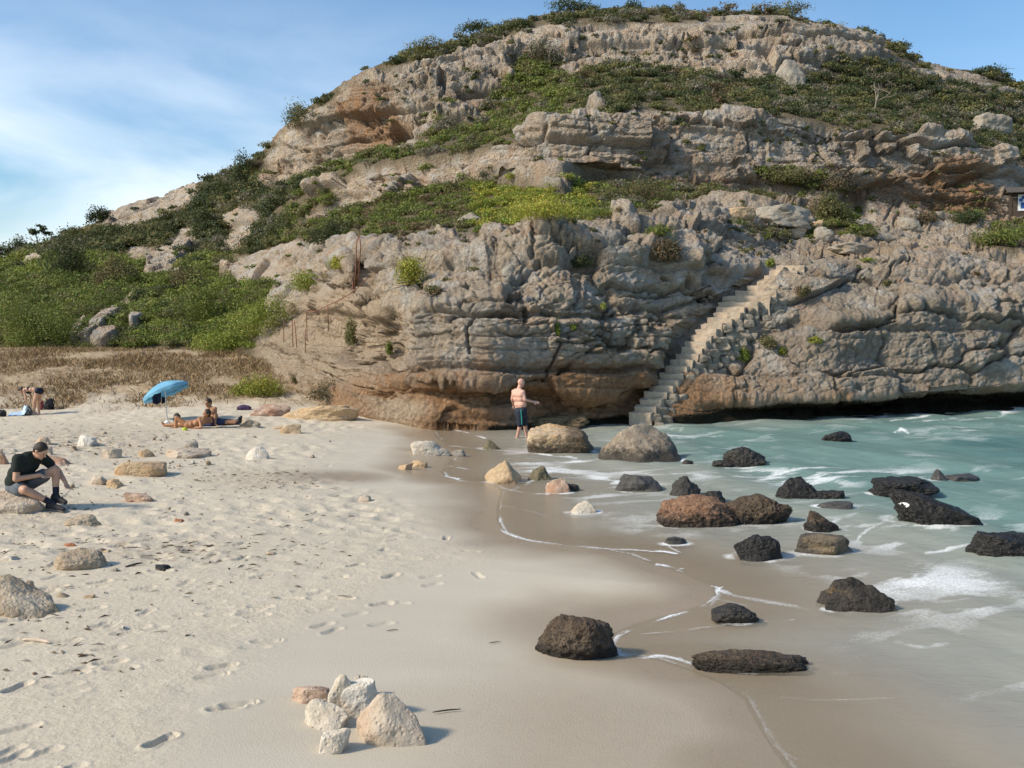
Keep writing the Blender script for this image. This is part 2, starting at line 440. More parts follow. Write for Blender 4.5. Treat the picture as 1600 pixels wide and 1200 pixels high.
hf = np.clip(32.0 / hy, .65, 1.0)
D += amp * hf * (0.10 * pit * (0.4 + 0.6 * karst) + 0.080 * fin_ + 0.048 * sharp)
Dsoil = 0.22 * nz1 + 0.18 * nz2 + 0.05 * fin_
# long joints traced from the photograph (dark cracks)
def seg_d(x1, y1, x2, y2):
    vx, vy = x2 - x1, y2 - y1
    t = np.clip(((PXf - x1) * vx + (PYf - y1) * vy) / (vx * vx + vy * vy), 0, 1)
    return np.hypot(PXf + JW - x1 - t * vx, PYf + .6 * JW - y1 - t * vy)
JOINT = np.zeros_like(D); JW = 9 * wx + 7 * nz2
JN = [[(650,590),(690,592),(740,600),(800,608)],[(700,450),(850,452),(1000,452),(1080,455)],[(860,540),(1010,543)],[(914,200),(920,230),(917,255)],
      [(1270,470),(1300,495),(1350,510),(1395,505),(1400,485)],[(1440,520),(1470,570),(1500,610)],[(850,595),(868,540)],[(742,562),(741,525),(750,506),(772,498),(800,500)],
      [(1040,430),(1250,510)],[(960,452),(950,540)],[(1290,205),(1300,245),(1350,275),(1400,290)],[(1170,200),(1180,250)]]
for pl in JN:
    for (a, b), (c, d) in zip(pl[:-1], pl[1:]):
        JOINT = np.maximum(JOINT, np.exp(-(seg_d(a, b, c, d) / (1.7 + 0.9 * nz2)) ** 2))
D -= 0.36 * JOINT * amp
# caves and hollows under the ledges
for (x, y, rx, ry, dep) in [(625,205,16,14,2.2),(1060,60,26,7,1.6),(1195,76,24,7,1.8),(1240,128,24,6,1.2),(1340,262,50,8,.9),(705,412,9,7,.8),(1330,515,40,5,.5),(1460,135,20,12,1.2),(910,405,34,14,.6),(1040,405,30,16,.5),(900,640,60,14,.4)]:
    D -= dep * np.exp(-(((PXf - x) / rx) ** 2 + ((PYf - y) / ry) ** 2) ** 2)
D = D * (1 - 0.45 * smooth_low) * (1 - 0.85 * GRV) * np.interp(S, [0, 8.7, 9.1, 10], [1, 1, .5, .12])
skirt = sstep(0.0, 0.35, S)
D = D * (0.35 + 0.65 * skirt)
D = D * (1 - .5 * lf) + 0.25 * rk * lf
D = D * rk + Dsoil * (1 - rk) - 0.15 * (1 - rk)
hx2, hy2, hz2 = hx + N0[..., 0] * D, hy + N0[..., 1] * D, hz + N0[..., 2] * D * 0.9
ochre = np.interp(S, [0, 1, 2, 2.5, 3.2, 5.8, 6, 6.35, 6.8, 7.8, 8.1, 8.6, 9, 10], [.75, .95, .7, .22, .05, .1, .5, .3, .05, .05, .2, .12, .04, .0])
ochre = ochre + 0.8 * ell(575,180,60,60) + .5 * ell(420,270,30,40) + .45 * ell(1450,300,110,40) + .4 * ell(1500,270,60,30) - .5 * ell(900,230,80,30) + .35 * ell(1000,610,200,40) - .25 * ell(1450,520,300,90)
ochre = np.clip(ochre + 0.55 * fbm(hx, hy, hz, 2.6, 4, 81) , 0, 1) * rk * (1 - .9 * lf) * (1 - .5 * sstep(1040, 1180, PXf) * sstep(3, 2, S))
sandy = (ell(500,560,110,70) + .8 * ell(560,480,50,60) + .6 * ell(480,500,60,50) + 0.9 * ell(1350,395,140,22) + .8 * ell(1530,395,160,16) + .7 * ell(620,640,60,20) + .5 * ell(1160,320, 160, 20))
sandy = np.clip(sandy + 0.3 * fbm(hx, hy, hz, 1.6, 3, 82) * (sandy > .05), 0, 1)
patina = np.clip(0.45 + 1.7 * fbm(hx, hy, hz * 0.5, 3.0 , 5, 83, .6), 0, 1.15) * np.interp(S, [0, 1.8, 2.5, 4.5, 5, 10], [.1, .35, .95, .7, .55, .6]) * (1 - 0.8 * sandy) + (.35 * ell(800,510,170,75) + .35 * ell(1010,500,70,70) + .3 * ell(1350,540,170,60) + .25 * ell(1000,225,90,40) + .3 * ell(1350,230,120,30)) * (.6 + .8 * nz2) + .22 * sstep(7.9, 8.3, S)
tide = sstep(0.36, 0.05, hz2 + 0.22 * nz2 - 0.42 * sstep(1000, 1250, PXf)) * sstep(700, 800, PXf)
hr = link_mesh('headland', np.stack([hx2, hy2, hz2], -1).reshape(-1, 3), grid_faces(NR, NC), None,
               attrs=dict(rock=rk.ravel(), ochre=ochre.ravel(), patina=patina.ravel(), tide=tide.ravel(), sandy=sandy.ravel(), crev=(np.clip(JOINT + .5 * crack + .4 * c1, 0, 1) * rk).ravel()))
tag(hr, kind='structure')
m = MatB('limestone_headland')
v = m.coord()
n1 = m.noise(v, 0.5, 8, 0.6); n2 = m.noise(v, 2.2, 8, 0.65); n3 = m.noise(v, 9.0, 6, 0.65)
vs_ = m.coord('Object', (1.0, 1.0, 0.28)); nst = m.noise(vs_, 1.6, 6, 0.6)
grey = m.mix(m.rng(n2, .34, .68), (.42, .34, .255), (.70, .59, .46))
cream = m.mix(m.rng(n2, .3, .7), (.54, .415, .30), (.68, .55, .41))
c = m.mix(m.rng(n1, .42, .62), grey, cream)
n5 = m.noise(v, 1.1, 7, .62, .4); n6 = m.noise(vs_, .8, 6, .6, .6)
c = m.mix(m.rng(n5, .47, .62, 0, .8), c, m.mix(n3, (.52, .50, .46), (.70, .68, .63)))
c = m.mix(m.rng(n6, .55, .68, 0, .7), c, m.mix(n3, (.46, .28, .18), (.60, .43, .31)))
orange = m.mix(m.rng(n3, .3, .7), (.36, .185, .085), (.52, .335, .20))
c = m.mix(m.rng(m.math('ADD', m.attr('ochre'), m.rng(n2, .3, .7, -.25, .25)), .25, .8), c, orange)
dark = m.mix(m.rng(n3, .3, .7), (.215, .186, .153), (.42, .365, .305))
c = m.mix(m.math('MULTIPLY', m.rng(m.math('MULTIPLY', m.attr('patina'), m.rng(nst, .32, .62, .2, 1.35)), .26, .72), 0.55), c, dark)
c = m.mix(m.rng(m.attr('sandy'), .15, .7), c, m.mix(m.rng(n3, .3, .7), (.48, .365, .255), (.62, .495, .365)))
spk = m.rng(m.noise(v, 17, 5, .8), .54, .68)
c = m.mix(m.math('MULTIPLY', spk, .6), c, (.12, .105, .085))
wsp = m.rng(m.noise(v, 14, 4, .7), .62, .75)
c = m.mix(m.math('MULTIPLY', wsp, .45), c, (.60, .54, .45))
n4 = m.noise(v, 5.0, 9, .78)
c = m.mix(.75, c, m.mix(m.rng(n4, .34, .66), (.70, .66, .61), (1.0, .99, .97)), 'MULTIPLY')
c = m.mix(m.rng(n4, .56, .72, 0, .5), c, (.52, .46, .37))
soil = m.mix(m.rng(n2, .3, .7), (.14, .11, .065), (.24, .19, .12))
c = m.mix(m.attr('rock'), soil, c)
c = m.mix(m.math('MULTIPLY', m.attr('crev'), .55), c, (.13, .095, .06))
c = m.mix(m.rng(m.math('ADD', m.attr('tide'), m.rng(n3, .3, .7, -.2, .2)), .3, .75), c, m.mix(n2, (.022, .02, .014), (.05, .04, .022)))
h = m.math('ADD', m.math('MULTIPLY', m.noise(v, 5.0, 8, 0.75), 1.15), m.math('MULTIPLY', m.voro(v, 7.0), 0.45))
nrm = m.bump(h, 1.0, 0.26)
hr.data.materials.append(m.fin(c, .93, nrm, .12))

# ------------------------------------------------------------------ shoreline, beach, sea bed
SHORE_PX = [(1700,575),(900,640),(770,652),(743,662),(700,667),(679,674),(685,683),(700,694),(712,704),(712,716),(699,728),(692,737),(700,746),(724,752),(768,755),(787,767),(782,782),(780,797),(780,815),(790,832),(820,844),(880,852),(940,858),(985,866),(1020,880),(1075,898),(1118,916),(1122,930),(1108,946),(1050,962),(1000,975),(966,990),(952,1008),(968,1022),(1030,1030),(1080,1046),(1130,1066),(1170,1092),(1190,1130),(1215,1170),(1250,1215),(1330,1300)]
sp = np.array(SHORE_PX, float)
sx, sy, _ = at_level(sp[:, 0], sp[:, 1], 0.0)
SHX = np.concatenate([sx, [sx[-1] + 1.5, sx[-1] + 5]]); SHY = np.concatenate([sy, [sy[-1] - 2.5, -40]])
SHX[0], SHY[0] = 60.0, 75.0; SHX[1], SHY[1] = 12.0, 38.5
SHX = np.concatenate([[400.0], SHX]); SHY = np.concatenate([[150.0], SHY])
def poly_dist(x, y, qx, qy):
    d = np.full(x.shape, 1e9)
    for i in range(len(qx) - 1):
        vx, vy = qx[i + 1] - qx[i], qy[i + 1] - qy[i]
        t = np.clip(((x - qx[i]) * vx + (y - qy[i]) * vy) / (vx * vx + vy * vy), 0, 1)
        d = np.minimum(d, (x - qx[i] - t * vx) ** 2 + (y - qy[i] - t * vy) ** 2)
    return np.sqrt(d)
def in_sea(x, y):
    qx = np.concatenate([SHX, [5000, 5000]]); qy = np.concatenate([SHY, [-40, 150]])
    ins = np.zeros(x.shape, bool); j = len(qx) - 1
    for i in range(len(qx)):
        if qy[i] != qy[j]:
            cnd = ((qy[i] > y) != (qy[j] > y)) & (x < (qx[j] - qx[i]) * (y - qy[i]) / (qy[j] - qy[i]) + qx[i])
            ins ^= cnd
        j = i
    return ins
def shore_sd(x, y):
    d = poly_dist(x, y, SHX, SHY)
    return np.where(in_sea(x, y), -d, d)
def beach_h(x, y, sd):
    land = 0.40 * (1 - np.exp(-np.maximum(sd, 0) / 5.0)) + 0.004 * np.maximum(sd, 0)
    du = sstep(33, 46, y) * sstep(-2, -8, x) * 1.15 + 0.14 * sstep(34.5, 37.5, y + 0.8 * vnoise(x / 4, y / 4, x * 0, 7)) * sstep(-4, -9, x)
    land = land - .33 * np.exp(-((x + 16) / 5.5) ** 2 - ((y - 31) / 3.6) ** 2)
    d = np.maximum(-sd, 0)
    return np.where(sd > 0, land + du, -(0.04 * d + 0.007 * d * d).clip(0, 2.6))
def ground_z(x, y):
    x, y = np.atleast_1d(np.asarray(x, float)), np.atleast_1d(np.asarray(y, float))
    return beach_h(x, y, shore_sd(x, y))
def on_ground(px, py, sea=False):                 # where the photo's pixel meets sand (or the water)
    px, py = np.atleast_1d(np.asarray(px, float)), np.atleast_1d(np.asarray(py, float))
    z = np.zeros(px.shape)
    for _ in range(12):
        x, y, _z = at_level(px, py, z)
        g = ground_z(x, y); z = np.where(sea, np.maximum(g, 0), g) * .7 + z * .3
    return x, y, z
bx_ = np.concatenate([np.geomspace(2600, 250, 46) * -1, np.arange(-240, 1500, 1.9), np.geomspace(1500, 4500, 80)])
by_ = np.concatenate([np.geomspace(9000, 1300, 40), np.arange(1290, 700, -1.05), np.arange(700, 545, -0.8), [540, 534, 527]])
gx, gy, _ = at_level(bx_[None, :] + 0 * by_[:, None], by_[:, None] + 0 * bx_[None, :], 0.4)
sd = shore_sd(gx, gy)
gz = beach_h(gx, gy, sd)
tpx, tpy = to_px(gx, gy, gz)
bnd = np.interp(tpy, [600, 640, 680, 720, 760, 800, 850, 890, 940, 1000, 1100, 1200], [620, 610, 560, 500, 520, 690, 760, 720, 560, 430, 300, 230])
nb = fbm(gx, gy, gz * 0, 1.3, 3, 101)
tram = sstep(90, -90, tpx - bnd + 90 * nb)
tram2 = tram * sstep(0.1, 0.9, np.interp(tpy, [600, 860, 930, 1300], [1, 1, .42, .25]) + 0.5 * nb)
W1, W2, WC = worley(gx / 0.42, gy / 0.34, gz * 0 + 3.5, 111)
V1, V2, VC = worley(gx / 0.20, gy / 0.17, gz * 0 + 1.5, 112)
rough = -0.034 * np.exp(-(W1 / 0.36) ** 2) * (WC > .25) + 0.02 * sstep(.3, .6, W1) - 0.012 * np.exp(-(V1 / .35) ** 2) * (VC > .5)
rough += 0.022 * fbm(gx, gy, gz * 0, 0.7, 4, 113) + 0.03 * fbm(gx, gy, gz * 0, 2.5, 2, 114)
tram2 = tram2 * (.3 + .7 * sstep(-.35, .2, fbm(gx, gy, gz * 0, 2.6, 3, 116)))
gz = gz + rough * tram2 * sstep(0.3, 2.0, sd)
gz += 0.012 * fbm(gx, gy, gz * 0, 3.0, 3, 115) * sstep(0.3, 2.0, sd)
# single footprints (photo pixel, heading in degrees, depth)
rngf = np.random.default_rng(5)
FP = [(250,1130,62,1.5),(352,1076,24,1.3),(372,1069,24,1.2),(345,1014,35,1.3),(330,1028,35,.8),(416,974,20,1.1),(398,984,20,.7),(402,938,35,1.0),(26,1056,70,1.3),(18,1162,65,1.1),(8,1153,65,1),(55,1186,40,1.2),
      (104,1178,60,.8),(172,1015,30,1.2),(188,1022,20,1),(170,994,30,1),(212,962,30,1),(196,970,30,1),(240,962,35,.8),(100,985,30,1),(30,985,15,1),(675,884,40,.9),(100,1050,30,.7),(110,1060,30,.6)]
for _ in range(230):
    px_ = rngf.uniform(-60, 780); py_ = rngf.uniform(665, 960) if rngf.random() < .93 else rngf.uniform(940, 1190)
    if px_ > np.interp(py_, [600, 680, 760, 800, 850, 890, 940, 1000, 1100, 1200], [600, 560, 560, 700, 770, 740, 600, 470, 320, 250]): continue
    FP.append((px_, py_, rngf.normal(32, 28), rngf.uniform(.5, 1.25)))
fa = np.array(FP); fx_, fy_, _ = at_level(fa[:, 0], fa[:, 1], 0.38)
for (x0, y0), (_, _, ang, dep) in zip(zip(fx_, fy_), FP):
    j0, j1 = np.searchsorted(gy[:, 0], [y0 - .35, y0 + .35]) if gy[0, 0] < gy[-1, 0] else (0, 0)
    sl = slice(max(j0 - 1, 0), j1 + 1)
    a = math.radians(ang); dx, dy = gx[sl] - x0, gy[sl] - y0
    u, w = dx * math.cos(a) + dy * math.sin(a), -dx * math.sin(a) + dy * math.cos(a)
    wid = 0.047 - 0.010 * np.cos(u / 0.13 * 3.0)
    r = (np.abs(u / 0.125) ** 2.6 + np.abs(w / wid) ** 2.6)
    gz[sl] += -0.026 * dep * np.exp(-r ** (1.6 if dep > 1.15 else 1.0)) + 0.008 * dep * np.exp(-((np.sqrt(r) - 1.35) / .3) ** 2)
FP3 = FP[:6]
for (x0, y0), (_, _, ang, dep) in zip(zip(fx_[:6], fy_[:6]), FP3):       # toe marks of the nearest bare feet
    j0, j1 = np.searchsorted(gy[:, 0], [y0 - .35, y0 + .35]); sl = slice(max(j0 - 1, 0), j1 + 1)
    a = math.radians(ang); dx, dy = gx[sl] - x0, gy[sl] - y0
    u, w = dx * math.cos(a) + dy * math.sin(a), -dx * math.sin(a) + dy * math.cos(a)
    for k in range(5):
        gz[sl] -= 0.022 * np.exp(-(((u - .142 + .006 * (k - 1) ** 2 * .6) ** 2 + (w - .036 + .019 * k) ** 2) / .0085 ** 2))
drygr = sstep(32.0, 36.5, gy + 2.5 * nb + 0.0) * sstep(-3.0, -8.0, gx + 2 * nb)
gz += drygr * (0.16 * fbm(gx, gy, gz * 0, 2.6, 3, 121) + 0.04 * fbm(gx, gy, gz * 0, .5, 2, 122))
wet = np.clip(sstep(1.9, 0.25, sd + 0.5 * nb) , 0, 1)
broad = sstep(-120, 260, tpx - np.interp(tpy, [600, 700, 800, 900, 1000, 1100, 1200, 1300], [640, 640, 700, 760, 700, 650, 620, 600])) * sstep(940, 1120, tpy)
wet = np.maximum(wet, 0.62 * broad)
def pell(cx, cyy, rx, ry): return np.exp(-(((tpx - cx) / rx) ** 2 + ((tpy - cyy) / ry) ** 2) ** 1.5)
wet = np.maximum(wet, 0.9 * np.clip(pell(530, 745, 95, 11) + 0.35 * nb * pell(530, 745, 130, 16), 0, 1))
smoothw = np.clip((1 - tram) * (1 - wet) * sstep(.2, 1, sd), 0, 1)
debris = np.clip(pell(150,690,130,26) + pell(400,748,90,16) + .8 * pell(250,860,120,18) + .6 * pell(30,800,90,40), 0, 1)
bo = link_mesh('beach_sand', np.stack([gx, gy, gz], -1).reshape(-1, 3), grid_faces(len(by_), len(bx_)), None,
               attrs=dict(wet=wet.ravel(), tram=tram.ravel(), dry=drygr.ravel(), damp=smoothw.ravel(), debris=debris.ravel()))
tag(bo, kind='structure')
m = MatB('beach_sand')
v = m.coord()
n1 = m.noise(v, 0.7, 5, .55); n2 = m.noise(v, 6, 6, .6); n3 = m.noise(v, 60, 5, .7)
dryc = m.mix(m.rng(n2, .3, .7), (.53, .455, .34), (.63, .55, .425))
dryc = m.mix(m.rng(n3, .35, .7), m.mix(.5, dryc, (.46, .39, .29)), dryc)
dampc = m.mix(m.rng(m.noise(m.coord('Object', (.5, 1.6, 1)), .7, 4), .3, .7), (.48, .42, .325), (.545, .48, .38))
c = m.mix(m.attr('damp'), dryc, dampc)
c = m.mix(m.rng(m.attr('wet'), .05, .95), c, m.mix(n1, (.315, .245, .165), (.37, .295, .21)))
c = m.mix(m.math('MULTIPLY', m.attr('debris'), m.rng(m.noise(v, 9, 6, .75), .45, .62, .0, .75)), c, (.24, .16, .09))
fl = m.math('MULTIPLY', m.rng(m.noise(v, 38, 2, .5), .70, .74), m.rng(m.noise(v, 1.1, 3), .45, .6))
c = m.mix(m.math('MULTIPLY', fl, m.math('MULTIPLY', m.attr('tram'), .7)), c, (.10, .07, .045))
c = m.mix(m.attr('dry'), c, m.mix(m.rng(m.noise(v, 2.4, 7, .7), .36, .64), (.25, .165, .085), (.46, .36, .24)))
rg = m.rng(m.attr('wet'), .1, 1, .9, .24)
nrm = m.bump(m.math('ADD', m.math('MULTIPLY', n3, .35), m.math('MULTIPLY', m.noise(v, 14, 5, .6), m.rng(m.attr('tram'), 0, 1, .08, 1.4))), .55, .025)
bo.data.materials.append(m.fin(c, rg, nrm, .3))

sb = link_mesh('seabed', [(-6000,-300,-3.2),(6000,-300,-3.2),(6000,9000,-3.2),(-6000,9000,-3.2)], [[0,1,2,3]], flat_mat('seabed_sand', (.32,.30,.24)))
tag(sb, kind='structure')
# ------------------------------------------------------------------ the sea
wx_ = np.concatenate([np.arange(620, 1680, 1.5), np.geomspace(1680, 60000, 120)])
wy_ = np.concatenate([np.geomspace(6000, 1310, 30), np.arange(1300, 800, -1.5), np.arange(800, 600, -0.9), np.arange(600, 502, -4.0), [501.5, 500.9]])
qx, qy, _ = at_level(wx_[None, :] + 0 * wy_[:, None], wy_[:, None] + 0 * wx_[None, :], 0.0)
wsd = shore_sd(qx, qy)
wd = np.where(wsd < 0, -beach_h(qx, qy, wsd), 0.0)          # water depth
wpx, wpy = to_px(qx, qy, qx * 0)
off = np.maximum(-wsd, 0)
calm = np.clip(wd / 0.35, 0, 1)
an = math.radians(28)
ux, uy = qx * math.cos(an) + qy * math.sin(an), -qx * math.sin(an) + qy * math.cos(an)
wob = fbm(qx, qy, qx * 0, 3.0, 3, 201)
wave = 0.032 * np.sin((ux + 1.5 * wob) * 2.1) + 0.05 * fbm(ux * 1.6, uy * .7, qx * 0, 1.4, 4, 202) + 0.05 * fbm(qx, qy, qx * 0, 4.0, 2, 203)
near = sstep(120, 30, qy)
qz = wave * calm * near + 0.006 * fbm(qx, qy, qx * 0, .5, 2, 204) * near * sstep(0, .4, off) + 0.004
# colour and clearness of the water
shal = np.array([.45, .37, .275]); milk = np.array([.455, .44, .365]); turq = np.array([.165, .27, .24]); deep = np.array([.05, .165, .175])
k1 = sstep(0.1, 2.6, off + .7 * wob)[..., None]; k2 = sstep(2.2, 7.0, off + 1.2 * wob)[..., None]; k3 = sstep(8, 22, off + 2.0 * wob)[..., None]
wc = shal * (1 - k1) + milk * k1
wc = wc * (1 - k2) + turq * k2
wc = wc * (1 - .55 * k3) + deep * .55 * k3
weed = sstep(.15, .45, fbm(qx * .6, qy * 1.2, qx * 0, 2.6, 3, 205)) * sstep(5, 9, off) * sstep(1250, 1400, wpx) * sstep(780, 700, wpy)
wc = wc * (1 - .45 * weed[..., None]) + np.array([.02, .11, .125]) * .45 * weed[..., None]
turb = 1 - np.exp(-(wd * 4.2 + sstep(.0, 1.5, off) * .5))
turb = np.clip(turb, 0.0, .97)
# foam: swash lines, rings round the rocks, torn streaks
FOAM_LINES = [([(693,668),(735,678),(760,686)],2.2,.9),([(740,660),(775,664),(800,668)],4,1.),([(700,697),(760,703),(830,708),(900,716)],2.6,.9),
 ([(780,815),(790,832),(820,844),(880,852),(940,858),(1010,862),(1060,866)],1.8,.85),([(700,746),(724,752),(768,755),(800,768),(860,775)],2.0,.8),
 ([(998,884),(1010,892),(1060,904),(1120,918),(1128,926)],2.2,1.),([(1000,886),(1030,884),(1070,890)],1.5,.7),([(1130,918),(1110,940),(1050,962),(1000,976),(960,996)],2.6,.9),
 ([(960,1022),(1000,1028),(1040,1026),(1085,1040)],4.,1.),([(1060,1028),(1130,1064),(1180,1084),(1280,1096),(1400,1094)],2.2,.6),([(1165,1078),(1195,1130),(1212,1165),(1250,1190)],2.4,.6),
 ([(1125,925),(1180,938),(1260,950)],5,.7),([(1090,930),(1160,945),(1230,960)],3,.5),([(1000,990),(1060,985),(1140,975),(1240,968)],3,.5),
 ([(840,738),(860,728),(905,722),(940,716)],4,.8),([(800,770),(860,740),(900,735),(980,748)],4,.5),([(780,790),(850,806),(900,830)],1.5,.4),([(1050,838),(1043,850),(1060,862),(1090,870)],1.8,.6),
 ([(700,728),(740,735),(830,745)],1.5,.5),([(1530,655),(1570,648),(1600,640)],3.4,1.),([(1480,650),(1540,652),(1600,644)],3,.7),([(1398,675),(1408,672),(1420,677)],2.6,.8),
 ([(1395,1000),(1440,1008),(1480,1004)],8,.6),([(1510,850),(1480,856),(1450,862)],5,.7),([(1330,850),(1360,830),(1400,812)],3,.5)]
fn1 = fbm(qx, qy, qx * 0, .35, 4, 211); fn2 = fbm(ux * .5, uy * 1.6, qx * 0, .8, 5, 212, .6); fn3 = fbm(qx, qy, qx * 0, 2.5, 3, 213)
foam = np.zeros_like(qx)
def curve_pts(pl, k=6):                            # rounded polyline
    P = np.array([pl[0]] + list(pl) + [pl[-1]], float); out = []
    for i in range(1, len(P) - 2):
        for t in np.arange(k) / k:
            out.append(.5 * (2 * P[i] + (P[i + 1] - P[i - 1]) * t + (2 * P[i - 1] - 5 * P[i] + 4 * P[i + 1] - P[i + 2]) * t * t + (3 * P[i] - P[i - 1] - 3 * P[i + 1] + P[i + 2]) * t ** 3))
    return out + [P[-2]]
jx, jy = wpx + 10 * fn3 + 5 * fn1, wpy + 4.0 * fn3 + 3.5 * fn1
for pl, wpx_, st in FOAM_LINES:
    pl = curve_pts(pl, 4 if len(pl) > 2 else 1)
    for (a, b), (c, d) in zip(pl[:-1], pl[1:]):
        vx, vy = c - a, d - b; L = vx * vx + vy * vy
        t = np.clip(((jx - a) * vx + (jy - b) * vy) / L, 0, 1)
        d2 = np.hypot((jx - a - t * vx) * .8, jy - b - t * vy)
        foam = np.maximum(foam, 1.0 * st * np.exp(-(d2 / (wpx_ * (.5 + .35 * fn1))) ** 2) * sstep(-.7, .35, fn1 + .5 * fn3))
foam = np.maximum(foam, .55 * np.exp(-(off / .05) ** 2) * sstep(-.5, .3, fn1) * (wsd < 0))
zone = sstep(.5, 2.0, off) * sstep(14, 7, off) * (0.35 + .65 * sstep(-.1, .5, fn3))
rid = fbm(ux * .55, uy * 1.5, qx * 0, 1.1, 5, 214, .62, True)
foam = np.maximum(foam, zone * sstep(.12, .58, rid) * .62)
foam = np.maximum(foam, sstep(.18, .6, fn2) * zone * .36)
